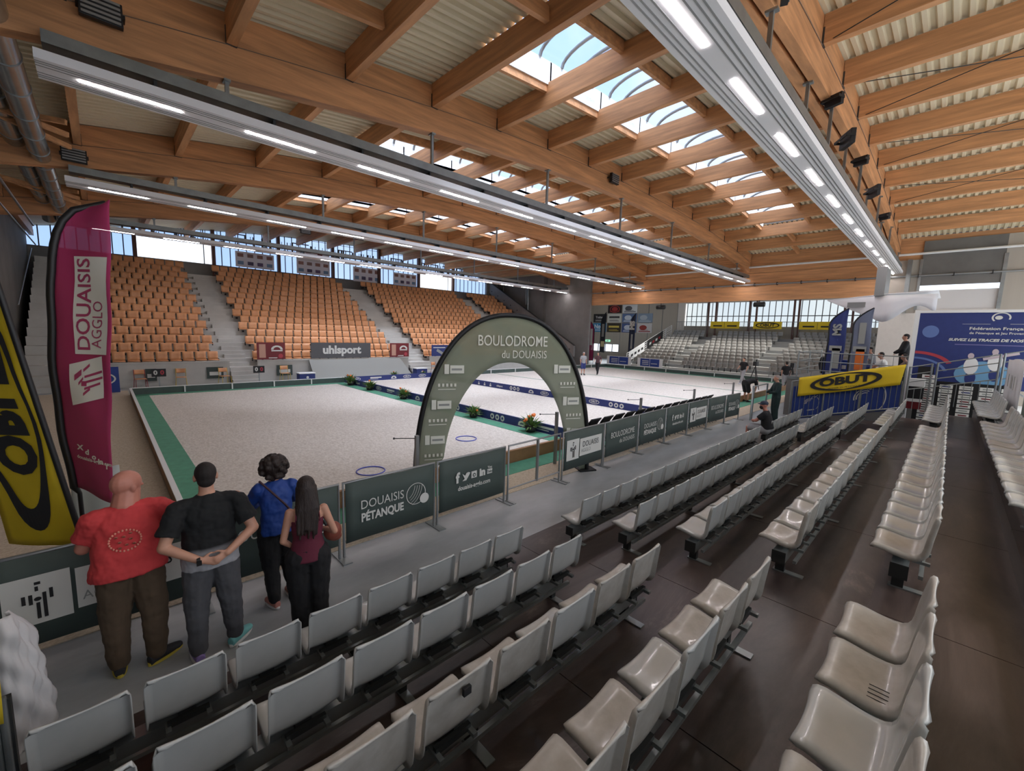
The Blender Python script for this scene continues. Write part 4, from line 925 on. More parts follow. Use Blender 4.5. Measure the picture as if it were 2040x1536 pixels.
# planters
def planter(x,y,s,lab,fl=4,dx=0.0):
    t=thing('flower_pot',lab,'plant',(x,y,0.02),0,'flower arrangements along the blue board'); r=random.Random(int(x*100+y*10))
    m=MB(); m.loft([((0,0,0),0.13*s,0.13*s),((0,0,0.18*s),0.19*s,0.19*s)],potm,n=12); m.build('pot',t)
    m=MB()
    for k in range(110):
        a=r.random()*2*PI; e=r.random()*1.3+0.05; L=(0.18+0.28*r.random())*s; d=Vector((math.cos(a)*math.cos(e),math.sin(a)*math.cos(e)*1.2,math.sin(e))); b0=Vector((0,0,0.15*s))+d*0.05; p=b0+d*L; sd=d.cross(Vector((0,0,1))).normalized()*0.025*s
        mid=b0+d*L*0.55; m.add([b0,mid+sd,p+Vector((0,0,-0.05*s)),mid-sd],[(0,1,2,3)],leaf)
    m.build('foliage',t)
    m=MB()
    for k in range(fl):
        a=r.random()*2*PI; p=Vector((math.cos(a)*0.16*s,math.sin(a)*0.2*s,(0.3+0.25*r.random())*s)); m.ell(p,(0.05*s,0.05*s,0.045*s),flower,nu=8,nv=6)
    m.build('blossoms',t)
planter(9.35,8.75,1.05,'largest flower pot with orange blooms, nearest on the blue board',7); planter(9.3,11.5,0.85,'low green flower pot seen through the arch, second nearest',1); planter(9.32,16.4,0.95,'flower pot with orange blooms left of the arch rim',3); planter(9.35,19.7,1.0,'wide yellow-green flower arrangement, fourth from the arch',2); planter(9.35,21.9,1.15,'flower arrangement with red bloom near the far board corner',3); planter(12.9,23.75,0.8,'flower pot behind the rear blue board before the grey ramp',1); planter(15.0,23.8,0.7,'small flower pot behind the rear board at the ramp right end',1)
# rings, hook posts
for x,y,lab in ((3.95,8.32,'blue throwing ring on the gravel behind the nearest barriers'),(7.25,9.27,'blue throwing ring on the gravel seen through the arch')):
    m=MB(); m.tube([(0.29*math.cos(2*PI*k/32),0.29*math.sin(2*PI*k/32),0) for k in range(33)],0.012,bluering,6,cap=False); o=m.build('throwing_ring',loc=(x,y,0.034)); tag(o,lab,'ring')
for j,x in enumerate((3.78,7.5,11.35,15.1,19.0)):
    t=thing('hook_post','grey post with a thin side arm behind the barriers, %s from the left'%ORD[j],'post',(x,6.2,0),0,'string posts along the court'); m=MB(); m.box(-0.03,0.03,-0.03,0.03,0,1.25,greym); m.build('post',t)
    m=MB(); m.tube([(0,0,1.2),(-0.28,0.25,1.19)],0.008,darkmet,6); m.ell((-0.29,0.26,1.19),(0.02,0.02,0.02),darkmet,nu=6,nv=5); m.build('arm',t)
# row of black folded chairs beyond barriers
for j in range(14):
    t=thing('black_chair','black tipped chair in the row behind the far barriers, %s from the left'%ORD[j],'chair',(8.75+0.56*j,6.06,0),0,'black chairs behind the barriers')
    m=MB(); m.sheet(lambda u,v:(-0.21+0.42*u,0.05-0.16*v+0.05*math.sin(PI*v),0.62+0.36*v),5,4,0.03,blackm); m.build('backrest',t,); m=MB(); m.box(-0.2,0.2,-0.3,0.05,0.42,0.46,blackm); m.build('seat',t)
    for sx in (-0.18,0.18): m=MB(); m.tube([(sx,-0.3,0),(sx,0.0,0.45),(sx,0.05,0.62)],0.012,darkmet,6); m.build('leg',t)
# ================================================================== BARRIERS
def agglo(m,M,w_,h):
    a=w_*0.30; q(m,M,-w_*0.46,-w_*0.46+a,-h*0.27,h*0.27,printw); q(m,M,-w_*0.46+a+0.03,w_*0.44,-h*0.23,h*0.24,printw)
    cx=-w_*0.46+a/2; u=h*0.5
    for dx,y0,y1 in ((-0.20,-0.05,0.14),(-0.10,-0.08,0.14),(0.20,-0.02,0.2),(0.10,-0.42,0.14),(0.0,-0.42,-0.06)): q(m,M,cx+dx*u-0.028*u,cx+dx*u+0.028*u,y0*u,y1*u,inkb,z=0.005)
    disc2d(m,M,cx,0.02*u,0.055*u,0.045*u,rd if w_<2.2 and False else inkb,z=0.006); q(m,M,cx-0.03*u,cx+0.06*u,0.34*u,0.40*u,inkb,z=0.005); q(m,M,cx-0.03*u,cx+0.02*u,0.2*u,0.30*u,inkb,z=0.005)
    t2(m,M,'DOUAISIS',w_*0.14,h*0.07,h*0.15,inkb,0.0,0.80,z=0.006); t2(m,M,'AGGLO',w_*0.02,-h*0.10,h*0.10,printg,0.0,0.9,z=0.006)
def boulo(m,M,w_,h): t2(m,M,'BOULODROME',0,h*0.08,h*0.17,printw,0.0,0.82*w_/1.5); t2(m,M,'du DOUAISIS',w_*0.14,-h*0.14,h*0.13,printw,-0.002,0.85*w_/1.5)
def petq(m,M,w_,h):
    t2(m,M,'DOUAISIS',-w_*0.12,h*0.07,h*0.15,printw,-0.003,0.95*w_/1.5); t2(m,M,'PÉTANQUE',-w_*0.12,-h*0.15,h*0.14,printw,0.05,0.85*w_/1.5)
    cx=w_*0.27; ring2d(m,M,cx,h*0.02,h*0.2,h*0.2,0.012,printw)
    for k in range(4): ring2d(m,M,cx-h*0.22,h*0.2,h*(0.2+0.05*k),h*(0.26+0.05*k),0.007,printw,a0=-1.15,a1=-0.1)
    disc2d(m,M,cx+h*0.17,-h*0.1,h*0.095,h*0.095,printw,z=0.006)
def soc(m,M,w_,h):
    y=h*0.09; t2(m,M,'f',-w_*0.26,y,h*0.2,printw,0.06); 
    m.add([M@Vector((-w_*0.13+a*h,y+b*h,0.004)) for a,b in ((-.1,.07),(-.03,.02),(0,.07),(.05,.08),(.1,.06),(.06,0.0),(0,-.08),(-.1,-.08),(-.04,-.04))],[tuple(range(9))],printw)
    q(m,M,-w_*0.01-h*.07,-w_*0.01+h*.07,y-h*.07,y+h*.07,printw); disc2d(m,M,-w_*0.01,y-h*.01,h*.04,h*.04,bannerg,z=0.007); disc2d(m,M,-w_*0.01,y-h*.01,h*.02,h*.02,printw,z=0.009)
    t2(m,M,'in',w_*0.12,y,h*0.15,printw,0.08); q(m,M,w_*0.24-h*.07,w_*0.24+h*.07,y-h*.07,y+h*.03,printw); t2(m,M,'You',w_*0.24,y+h*.07,h*0.05,printw,0.05); t2(m,M,'Tube',w_*0.24,y-h*.02,h*0.05,bannerg,0.03,z=0.008)
    t2(m,M,'douaisis-agglo.com',0,-h*0.13,h*0.09,printw,0.03,0.95*w_/1.5)
def barrier(x0,x1,y0,y1,kind,label):
    L=math.hypot(x1-x0,y1-y0); rz=math.atan2(y1-y0,x1-x0); t=thing('crowd_barrier',label,'barrier',((x0+x1)/2,(y0+y1)/2,0),rz,'crowd barriers along the walkway'); h=L/2
    m=MB(); m.tube([(-h+0.03,0,0),(-h+0.03,0,1.03),(h-0.03,0,1.03),(h-0.03,0,0)],0.02,greym,8)
    m.tube([(-h+0.03,0,0.22),(h-0.03,0,0.22)],0.015,greym,8)
    if not kind: m.tube([(0.05,0,0.2),(0.05,0,1.03)],0.03,greym,8)
    m.build('frame',t)
    for s in (-1,1): f=MB(); f.box(s*(h-0.03)-0.03,s*(h-0.03)+0.03,-0.2,0.2,0,0.015,galv); f.build('foot',t)
    if kind:
        m=MB(); m.sheet(lambda u,v:(-h+0.05+(L-0.1)*u,-0.022+0.006*math.sin(u*8),0.2+0.82*v),12,3,0.006,bannerg); m.build('banner',t)
        m=MB(); kind(m,planeM((0,-0.036,0.62),(1,0,0),(0,0,1)),L-0.12,0.82); m.build('banner_print',t)
KD=[agglo,boulo,petq,soc]; KN=['agglomeration logo','Boulodrome lettering','petanque ball logo','social media icons']
XL=[-2.4,-0.87,0.62,2.11,3.58,5.07]
for i,kd in enumerate([3,0,1,2,3]):
    barrier(XL[i],XL[i+1],5.32,5.32,KD[kd],'dark green barrier with %s, %s from the left'%(KN[kd],['outermost','second','third','fourth','last before the gate'][i]) if i!=4 else 'dark green barrier with social media icons, just left of the open gate')
barrier(5.1,6.66,5.32,5.36,None,'open grey barrier frame without cloth forming the gate')
XR=[(6.72,5.38),(8.27,5.40),(9.93,5.46),(11.53,5.5),(13.1,5.53),(14.6,5.52),(16.1,5.47),(17.4,5.4)]
for i in range(7):
    kd=i%4; barrier(XR[i][0],XR[i+1][0],XR[i][1],XR[i+1][1],KD[kd],'dark green barrier with %s, %s right of the gate'%(KN[kd],ORD[i]))
m=MB(); m.box(17.6,19.4,5.02,5.06,0.08,1.25,clearg); m.tube([(17.6,5.04,0),(17.6,5.04,1.3),(19.4,5.04,1.3),(19.4,5.04,0)],0.03,galv,8); m.tube([(17.75,5.04,0),(17.75,5.04,1.25)],0.02,galv,8); tag(m.build('glass_screen'),'clear framed glass screen at the end of the walkway','screen')
# ================================================================== ARCH BANNER
t=thing('arch_banner','green mesh arch banner with a black rim and Boulodrome lettering','arch banner',(6.02,6.27,0),math.atan2(5.5-7.05,7.75-4.3)); HW=1.89
def sup(a,rx,rz_,n): c=math.cos(a);s=math.sin(a); return (math.copysign(abs(c)**(2/n),c)*rx, abs(s)**(2/n)*rz_)
NA=60
def af(u,v):
    a=PI*(1-v); ox,oz=sup(a,HW,3.36,2.25); ix,iz=sup(a,HW-0.50,2.44,2.05)
    if abs(v-0.5)>0.44: ix=math.copysign(min(HW-0.02,abs(ix)+(abs(v-0.5)-0.44)/0.06*0.38),ix)
    return (ox+(ix-ox)*u,0.006*math.sin(v*60),oz+(iz-oz)*u)
m=MB(); m.sheet(af,6,NA,0.004,archg); m.build('mesh_cloth',t)
m=MB(); m.tube([sup_ for sup_ in [(lambda p:(p[0],0,p[1]))(sup(PI*(1-k/NA),HW+0.03,3.40,2.25)) for k in range(NA+1)]],0.05,blackm,10); m.build('rim',t)
M=planeM((0,-0.022,0),(1,0,0),(0,0,1)); m=MB(); t2(m,M,'BOULODROME',0.05,2.87,0.21,archw,0.008,0.74); t2(m,M,'du DOUAISIS',0.30,2.60,0.16,archw,0.0,0.78)
for sx in (-1,1):
    for z,k in ((2.3,0),(1.95,1),(1.6,0),(1.25,1),(0.9,0),(0.55,1)):
        a=math.asin(min(1,(z/3.36)**(2.25/2))); ox=sup(a,HW,3.36,2.25)[0]; x=sx*(ox-0.30)
        if k==0: q(m,M,x-0.19,x-0.10,z-0.09,z+0.1,archw); q(m,M,x-0.08,x+0.2,z-0.08,z+0.08,archw); q(m,M,x-0.05,x+0.16,z-0.02,z+0.02,printg,z=0.004)
        else:
            for j in range(5): q(m,M,x-0.17+0.08*j,x-0.13+0.08*j,z+0.01,z+0.07,archw)
            q(m,M,x-0.17,x+0.18,z-0.05,z-0.035,archw)
m.build('lettering',t)
m=MB(); m.box(-HW-0.2,-HW+0.2,-0.15,0.15,0,0.03,blackm); m.box(HW-0.2,HW+0.2,-0.15,0.15,0,0.03,blackm); m.build('feet',t)
# ================================================================== MAGENTA FLAG
t=thing('feather_flag','big magenta feather flag with Douaisis lettering behind the barriers','feather flag',(-0.25,6.2,0))
m=MB()
def mf(u,v):   # v 0 bottom..1 top
    z=1.28+3.0*v; lx=[-0.05,-0.09,-0.10,-0.08,0.0,0.40][0]
    l=-0.05-0.06*math.sin(PI*min(1,v/0.75)); 
    if v>0.75: l+=0.44*(1-math.sqrt(max(0,1-((v-0.75)/0.25)**2)))
    r_=0.215+0.185*v
    x=l+(r_-l)*u; y=0.12-0.42*u*(1 if v<0.68 else 1-0.6*((v-0.68)/0.32)); 
    return (x+0.006*math.sin(v*25+u*6),y+0.02*math.sin(u*6+v*7),z-(0.12*u*(1-v)**6)-0.05*(1-u)*max(0,(v-0.9))*10*0.3)
m.sheet(mf,12,44,0.006,magenta); m.build('cloth',t)
m=MB(); m.tube([(-0.02,0.14,0.0),(-0.03,0.13,1.2)]+[Vector(mf(0,k/24))+Vector((-0.015,0,0)) for k in range(25)],[0.02]*2+[0.035]*25,blackm,8); m.build('pole',t)
m=MB()
def onf(a,b,off=-0.012):  # local flag coords a in 0..1 across, b in 0..1 up
    p=Vector(mf(a,b)); return p+Vector((-0.3,-0.95,0)).normalized()*abs(off)
def fq(a0,a1,b0,b1,mt,o=0.012,sk=0.0):
    na,nb=4,8
    m.grid(lambda u,v:onf(a0+(a1-a0)*u,b0+(b1-b0)*v+sk*u,o),na,nb,mt)
fq(0.36,0.94,0.475,0.80,printw,0.010); fq(0.26,0.86,0.30,0.44,printw,0.010,0.03)
def ft(s,a,b,h,sx,mt,bold=0.0):
    me=text(s,h,bold,sx); m.add([onf(a-v.co.y/0.36*1.0,b+v.co.x/3.0,0.016) for v in me.vertices],[tuple(p.vertices) for p in me.polygons],mt)
ft('DOUAISIS',0.55,0.64,0.085,1.75,magenta,0.02); ft('AGGLO',0.78,0.575,0.06,1.6,magenta,0.0)
for a0,a1,b0,b1 in ((0.35,0.47,0.385,0.405),(0.42,0.5,0.37,0.38),(0.5,0.62,0.415,0.425),(0.52,0.85,0.395,0.403),(0.52,0.8,0.355,0.363),(0.5,0.62,0.335,0.345),(0.5,0.85,0.375,0.383)): fq(a0,a1,b0,b1,magenta,0.016,0.02)
fq(0.47,0.56,0.368,0.385,magenta,0.017)
for k,s in enumerate(('X','d','o','in','Y')): 
    me=text(s,0.05,0.06,0.8); a=0.32+0.14*k; m.add([onf(a+v.co.x/0.36,0.155-0.012*k+v.co.y/3.0,0.014) for v in me.vertices],[tuple(p.vertices) for p in me.polygons],printw)
me=text('douaisis-agglo.com',0.035,0.03,0.75); m.add([onf(0.62+v.co.x/0.36,0.118-0.03*v.co.x+v.co.y/3.0,0.014) for v in me.vertices],[tuple(p.vertices) for p in me.polygons],printw)
m.build('lettering',t)
m=MB(); m.box(-0.18,0.2,-0.1,0.25,0.0,0.3,greym); m.build('base',t)
m=MB(); m.sheet(lambda u,v:(-0.37+0.42*u,6.9+0.02*math.sin(u*8),0.0+1.3*v),8,4,0.02,mat('pale_screen',(170,176,172),0.7)); tag(m.build('pale_cover'),'pale grey cover standing behind the magenta flag foot','cover')
# ================================================================== YELLOW FLAG
t=thing('feather_flag','yellow feather flag with mirrored OBUT lettering leaning at the left edge','feather flag',(-0.25,5.42,0.9))
AX=Vector((-0.142,0,0.99)).normalized(); AC=Vector((-0.62,0.62,-0.02)).normalized()
def yf(u,v): # u across away from pole, v along pole
    p=AX*(0.05+3.0*v)+AC*(0.74*u*(0.92+0.1*v)); return p+Vector((0.01*math.sin(v*20+u*5),0.015*math.sin(u*7+v*11),0.02*u*(1-v)))
m=MB(); m.sheet(yf,10,40,0.006,yellow); m.build('cloth',t)
m=MB(); m.tube([AX*(3.1*k/20-0.85 if k==0 else 3.1*k/20)+AC*(-0.02) for k in range(21)],0.022,blackm,8); m.build('pole',t)
m=MB(); NF=AX.cross(AC).normalized(); NF=NF if NF.y<0 else -NF
def ony(a,b,o=0.014): return Vector(yf(a,b))+NF*o
def yring(cx,cb,ra,rb,wa,wb,mt,a0,a1,n=48):
    vs_=[];fs=[]
    for i in range(n+1):
        a=a0+(a1-a0)*i/n; th=abs(math.sin(a))
        vs_.append(ony(cx+ra*math.cos(a),cb+rb*math.sin(a))); vs_.append(ony(cx+(ra-wa*(0.4+0.6*th))*math.cos(a),cb+(rb-wb*(0.35+0.65*th))*math.sin(a)))
    for i in range(n): fs.append((2*i,2*i+2,2*i+3,2*i+1))
    m.add(vs_,fs,mt)
yring(0.47,0.455,0.42,0.40,0.10,0.075,inkb,0,2*PI)
me=text('OBUT',0.36,0.075,0.86); m.add([ony(0.47-v.co.y/0.78,0.44+v.co.x/3.0,0.016) for v in me.vertices],[tuple(p.vertices) for p in me.polygons],inkb)
me=text('PREMIER EN PÉTANQUE',0.05,0.0,1.05); m.add([ony(0.80-v.co.y/0.78,0.45+v.co.x/3.0,0.016) for v in me.vertices],[tuple(p.vertices) for p in me.polygons],inkb)
m.build('lettering',t)
# near left: white cloth, yellow strip, ribbed post
t=thing('draped_sheet','crumpled white sheet draped over a stand by the left edge','sheet',(-0.64,4.35,0))
m=MB()
def ds(u,v):
    a=-0.4+3.9*u; z=1.02*v; R_=0.165-0.02*v+0.022*math.sin(a*4+z*5)+0.016*math.sin(z*11+a*3)+0.010*math.sin(z*23-a*7)+0.008*math.sin(a*15+z*17)
    if v>0.9: R_*=1-(v-0.9)*4
    return (R_*math.cos(a)+0.03*math.sin(z*5), -R_*0.9*math.sin(a), z+0.02*math.sin(a*3)*(1-v)+ (0.0))
m.sheet(ds,44,34,0.006,paper); m.build('cloth',t)
m=MB(); m.tube([(0,0,0),(0,0,0.95)],0.03,darkmet,8); m.build('stand',t)
m=MB(); m.sheet(lambda u,v:(-0.80+0.285*u-0.02*(1-v),3.45+0.02*math.sin(u*6),0.80+0.12*(1-u)*(1-v)+0.85*v),6,8,0.01,yellow); tag(m.build('yellow_cloth'),'narrow strip of yellow cloth at the left edge in front of the white sheet','cloth')
t=thing('ribbed_post','ribbed grey aluminium post at the lower left corner','post',(-0.66,3.5,0)); m=MB()
for k in range(5): m.tube([(0.035*k-0.02,0,0),(0.035*k-0.02,0,0.92)],0.018,galv,8)
m.build('ribs',t); m=MB(); m.box(-0.06,0.15,0.0,0.05,0,0.9,darkmet); m.build('core',t)
# ducts
for j,(x,z,r,lab) in enumerate(((-0.95,7.82,0.22,'shiny spiral duct under the roof at the upper left, right one of the pair'),(-1.43,8.15,0.24,'shiny spiral duct under the roof at the upper left, left one of the pair'))):
    t=thing('spiral_duct',lab,'duct',(x,16,z)); m=MB(); m.tube([(0,-13,0),(0,14.0-0.6*j,0),(0,14.6-0.6*j,-0.12),(0,15.0-0.6*j,-0.4)] if j else [(0,-13,0),(0,15,0)],r,duct,20); m.build('pipe',t)
    for k in range(19): m=MB(); m.tube([(0,-12.5+1.5*k,0),(0,-12.46+1.5*k,0)],r+0.012,greym,20); m.build('joint_ring',t)
m=MB(); m.tube([(-1.95,3,7.3),(-1.95,30,7.3)],0.04,galv,8); m.tube([(-2.2,3,6.9),(-2.2,34,6.9)],0.03,galv,8); m.tube([(-2.5,28,3.6),(-2.5,36,6.9)],0.03,galv,6); struct(m.build('pipe_run'),'thin grey pipes along the left side wall','pipe')
for j,(y) in enumerate((7.2,15.4,23.6)):
    m=MB(); 
    for a,b in (((-2.7,y,8.0),(-0.3,y+1.5,7.9)),((-2.7,y,8.0),(-0.3,y+2.6,7.9)),((-2.7,y+2,8.2),(-0.3,y+0.8,8.0))): m.bar(a,b,0.09,0.12,woody)
    struct(m.build('timber_bracing'),'diagonal timber bracing in the upper left roof edge, %s from the near end'%ORD[j],'roof beam')
# ================================================================== PEOPLE
def V(*a): return Vector(a)
STAND=dict(pel=V(0,0,.96),nek=V(0,.0,1.50),hed=V(0,.02,1.645),shl=V(-.175,0,1.425),shr=V(.175,0,1.425),ell=V(-.235,-.02,1.14),elr=V(.235,-.02,1.14),wrl=V(-.225,.06,.89),wrr=V(.225,.06,.89),
 hpl=V(-.09,0,.92),hpr=V(.09,0,.92),knl=V(-.10,.02,.49),knr=V(.10,.02,.49),anl=V(-.11,-.02,.09),anr=V(.11,-.02,.09),tol=V(-.13,.17,.03),tor=V(.13,.17,.03),hdl=V(0,.02,-.09),hdr=V(0,.02,-.09),yaw=0.0,pitch=0.0)
def rem(o,vox,it=4):
    md=o.modifiers.new('remesh','REMESH'); md.mode='VOXEL'; md.voxel_size=vox; md.use_smooth_shade=True
    s=o.modifiers.new('smooth','SMOOTH'); s.factor=0.5; s.iterations=it; return o
FOLD=bpy.data.textures.new('cloth_folds','CLOUDS'); FOLD.noise_scale=0.11; FOLD.noise_depth=2
def fold(o,st=0.022):
    d=o.modifiers.new('folds','DISPLACE'); d.texture=FOLD; d.strength=st; d.mid_level=0.5; d.texture_coords='LOCAL'; return o
def hand(m,mt,w,d,palm_n,s,near,thumb):
    d=d.normalized(); n=palm_n.normalized(); sd=d.cross(n).normalized()
    if not near: m.caps(w,.026*s,w+d*0.10*s,.022*s,mt,8,0.6,side=sd); return
    m.caps(w-d*.01,.024*s,w+d*.075*s,.036*s,mt,10,0.42,side=sd)
    for k,(o_,L) in enumerate(((-.030,.062),(-.010,.074),(.010,.070),(.029,.056))):
        a=w+d*.085*s+sd*o_*s; b=a+(d*.9-n*-.25)*L*.55*s; c=b+(d*.6+n*.7)*L*.5*s; m.caps(a,.0085*s,b,.008*s,mt,7); m.caps(b,.008*s,c,.007*s,mt,7)
    a=w+d*.02*s+sd*thumb*.032*s; b=a+(d*.7+sd*thumb*.7)*.045*s; c=b+(d*.9+n*.3)*.03*s; m.caps(a,.012*s,b,.0095*s,mt,7); m.caps(b,.0095*s,c,.008*s,mt,7)
def person(label,loc,rz=0,h=1.75,J={},fat=1.0,sk=None,top=None,topm=blacksh,bot='long',botm=blacksh,shoe=(shoed,shoed),hair='short',hairm=None,near=False,sleeve='short',hem=.90,cap=None,female=False,group=None,bald=False,dep=1.0,wide=1.0):
    t=thing('person',label,'person',loc,rz,group); s=h/1.76; P={}
    for k,v in STAND.items():
        v=J.get(k,v); P[k]=v*s if isinstance(v,Vector) else v
    sk=sk or skin; vox=(0.008 if near else 0.022)
    axis=(P['nek']-P['pel']); L=axis.length; ax=axis/L; side=(P['shr']-P['shl']).normalized()
    W=P['shr'].__sub__(P['shl']).length/2
    f_=ax.cross(side)*-1; f_=side.cross(ax)*-1
    fw=ax.cross(side); fw=fw if fw.y>-0.2 and (fw.y>0 or fw.z>0.2) else -fw
    if fw.dot(V(0,1,0))<-0.01 and abs(ax.z)>.5: fw=-fw
    def tp(t_): return P['pel']+axis*t_
    wd=0.9 if female else 1.0
    # body
    m=MB()
    torso=[(-.16,.10,.09),(-.05,.155*wd,.105),(.12,.148*wd*fat,.105*fat),(.32,.130*wd*fat,.10*fat),(.55,.150*wd*(fat*.5+.5),.108*(fat*.5+.5)),(.75,.165*wd,.105),(.88,.14*wd,.085),(.97,.07,.06),(1.03,.055,.055)]
    m.loft([(tp(a),b*s*wide,c*s) for a,b,c in torso],sk,side=side,n=20)
    yw=Matrix.Rotation(P['yaw'],3,'Z'); pt=Matrix.Rotation(P['pitch'],3,'X'); R_=yw@pt; hc=P['hed']
    nk=J.get('nk',1.0); hf=J.get('hf',1.06 if fat>1.1 else 1.0)
    m.caps(P['nek']-ax*.04*s,.058*s*(fat*.3+.7)*nk,hc-V(0,.0,.05)*s,.052*s*(fat*.3+.7)*nk,sk)
    
    m.ell(hc+R_@V(0,-.005,.025)*s,(.077*s*hf,.097*s*hf,.098*s*(hf*.5+.5)),sk,R_); m.ell(hc+R_@V(0,.028,-.045)*s,(.056*s*hf,.066*s,.062*s),sk,R_)
    m.caps(hc+R_@V(0,.085,.01)*s,.010*s,hc+R_@V(0,.112,-.022)*s,.015*s,sk,8)
    for e in (-1,1):
        m.ell(hc+R_@V(e*.080*hf,-.005,-.005)*s,(.012*s,.022*s,.034*s),sk,R_,10,8)
        m.ell(hc+R_@V(e*.03,.082,.03)*s,(.024*s,.014*s,.008*s),sk,R_,8,6)
    m.ell(hc+R_@V(0,.088,-.052)*s,(.024*s,.010*s,.009*s),sk,R_,8,6); m.ell(hc+R_@V(0,.078,-.088)*s,(.022*s,.018*s,.018*s),sk,R_,8,6)
    ar=1.0+(fat-1)*.9
    if female: ar*=.85
    for q_ in 'lr':
        m.caps(P['sh'+q_],.052*s*ar,P['el'+q_],.040*s*ar,sk); m.caps(P['el'+q_],.041*s*ar,P['wr'+q_],.027*s*ar,sk)
        hd=P['hd'+q_]; pn=P.get('pn'+q_) or J.get('pn'+q_) or V(1 if q_=='l' else -1,0.2,0); hand(m,sk,P['wr'+q_],hd,pn,s,near,J.get('th'+q_,1 if q_=='l' else -1))
        lg=1+(fat-1)*.5
        m.caps(P['hp'+q_],.088*s*lg,P['kn'+q_],.058*s*lg,sk); m.caps(P['kn'+q_],.056*s*lg,P['an'+q_],.036*s,sk)
    rem(m.build('body',t,fix=True),vox)
    # eyes
    m=MB()
    for e in (-1,1): m.ell(hc+R_@V(e*.031,.0885,.012)*s,(.012*s,.007*s,.006*s),whitem,R_,8,6); m.ell(hc+R_@V(e*.031,.0945,.012)*s,(.005*s,.004*s,.005*s),inkb,R_,8,6)
    m.build('eyes',t)
    # trousers
    m=MB(); o_=.018 if not near else .016
    m.loft([(tp(-.17),.12*s*wide,.11*s),(tp(-.08),(.175*wd*fat**.5)*s*wide,.13*s*fat**.5),(tp(.06),(.172*wd*fat)*s*wide,.125*s*fat),(tp(.16),(.160*wd*fat)*s*wide,.118*s*fat)],botm,side=side,n=20)
    for q_ in 'lr':
        lg=1+(fat-1)*.5; k_=1.0 if bot!='wide' else 1.12
        if bot in ('long','wide'):
            m.caps(P['hp'+q_],(.088*lg+o_+.012)*s*k_,P['kn'+q_],(.062*lg+o_+.012)*s*k_,botm); 
            e=P['an'+q_]+V(0,0,.03)*s; m.caps(P['kn'+q_],(.062*lg+o_+.010)*s*k_,e,(.050*lg+o_)*s*(k_ if bot=='long' else 1.35),botm)
            if near and bot=='long': m.ell(e+V(0,0,.0)*s,(.062*s,.066*s,.03*s),botm)
        else: m.caps(P['hp'+q_],(.088*lg+o_+.014)*s,P['kn'+q_]+(P['hp'+q_]-P['kn'+q_])*.15,(.070*lg+o_+.012)*s,botm)
    o=rem(m.build('trousers' if bot!='short' else 'shorts',t,fix=True),max(vox,.010),3)
    if near: fold(o,.026)
    # top
    if top!='cami':
        m=MB(); o2=.020
        hz=(hem-P['pel'].z/s)/(L/s) if abs(ax.z)>.8 else -.12
        secs=[(hz,.185*wd*fat*.98,.135*fat),(max(hz+.08,-.05),.182*wd*fat,.135*fat),(.15,.170*wd*fat,.13*fat),(.35,.160*wd*fat,.125*fat),(.56,.172*wd*(fat*.5+.5),.128*(fat*.5+.5)),(.76,.182*wd,.120),(.90,.150*wd,.092),(.985,.082,.068),(1.01,.07,.062)]
        m.loft([(tp(a),(b*wide+ (0.004))*s,c*s*dep) for a,b,c in secs],topm,side=side,n=24,p=2.2)
        for q_ in 'lr':
            a=P['sh'+q_]; e=P['el'+q_]; wv=P['wr'+q_]
            if sleeve=='short':
                dd=(e-a); sp=dd.cross(V(0,1,0) if abs(dd.normalized().y)<.8 else V(1,0,0)).normalized()
                m.loft([(a-dd*.10,.045*ar*s,.045*ar*s),(a,(.056*ar+.014)*s,(.056*ar+.012)*s),(a+dd*.35,(.056*ar+.016)*s,(.054*ar+.016)*s),(a+dd*.74,(.054*ar+.026)*s,(.048*ar+.022)*s)],topm,side=sp,n=18)
            elif sleeve=='long': m.caps(a,(.062*ar+.016)*s,e,(.052*ar+.014)*s,topm); m.caps(e,(.050*ar+.014)*s,e+(wv-e)*.95,(.034*ar+.014)*s,topm)
            m.caps(P['nek']-ax*.05*s,.05*s,a-V(0,0,.005)*s,(.050*ar+.012)*s,topm)
        o=rem(m.build({'long':'jacket'}.get(sleeve,'shirt'),t,fix=True),max(vox,.009),5)
        if near: fold(o,.036)
    else:
        m=MB(); m.loft([(tp(a),b*s,c*s) for a,b,c in ((-.10,.196,.142),(.0,.182,.132),(.12,.158,.12),(.32,.135,.108),(.55,.148,.118),(.70,.152,.112))],topm,side=side,n=24); rem(m.build('camisole',t,fix=True),.009,3)
        m=MB()
        for e in (-1,1): m.tube([tp(.68)+side*e*.11*s-V(0,.1,0)*s,tp(.80)+side*e*.105*s-V(0,.115,0)*s,tp(.90)+side*e*.10*s-V(0,.09,0)*s,tp(.955)+side*e*.10*s-V(0,.02,-.01)*s,tp(.88)+side*e*.10*s+V(0,.085,0)*s,tp(.66)+side*e*.10*s+V(0,.12,0)*s],.006,topm,6)
        m.build('straps',t)
    # shoes
    for q_,sh_ in zip('lr',shoe):
        a=P['an'+q_]; b=P['to'+q_]; d=(b-a); d.z=0; d=d.normalized() if d.length>1e-3 else V(0,1,0); g=a.z-.085*s; m=MB()
        m.loft([(V(a.x,a.y,g+.0)-d*.065*s+V(0,0,.045)*s,.034*s,.046*s),(V(a.x,a.y,g+.05*s),.043*s,.052*s),(V(a.x,a.y,g+.042*s)+d*.09*s,.048*s,.043*s),(V(a.x,a.y,g+.032*s)+d*.16*s,.046*s,.030*s),(V(a.x,a.y,g+.026*s)+d*.20*s,.028*s,.022*s)],sh_,side=d.cross(V(0,0,1)),n=14)
        m.caps(a+V(0,0,-.03)*s,.043*s,a+V(0,0,.01)*s,.045*s,sh_)
        o=m.build('shoe',t,fix=True); rem(o,.008 if near else .02,2)
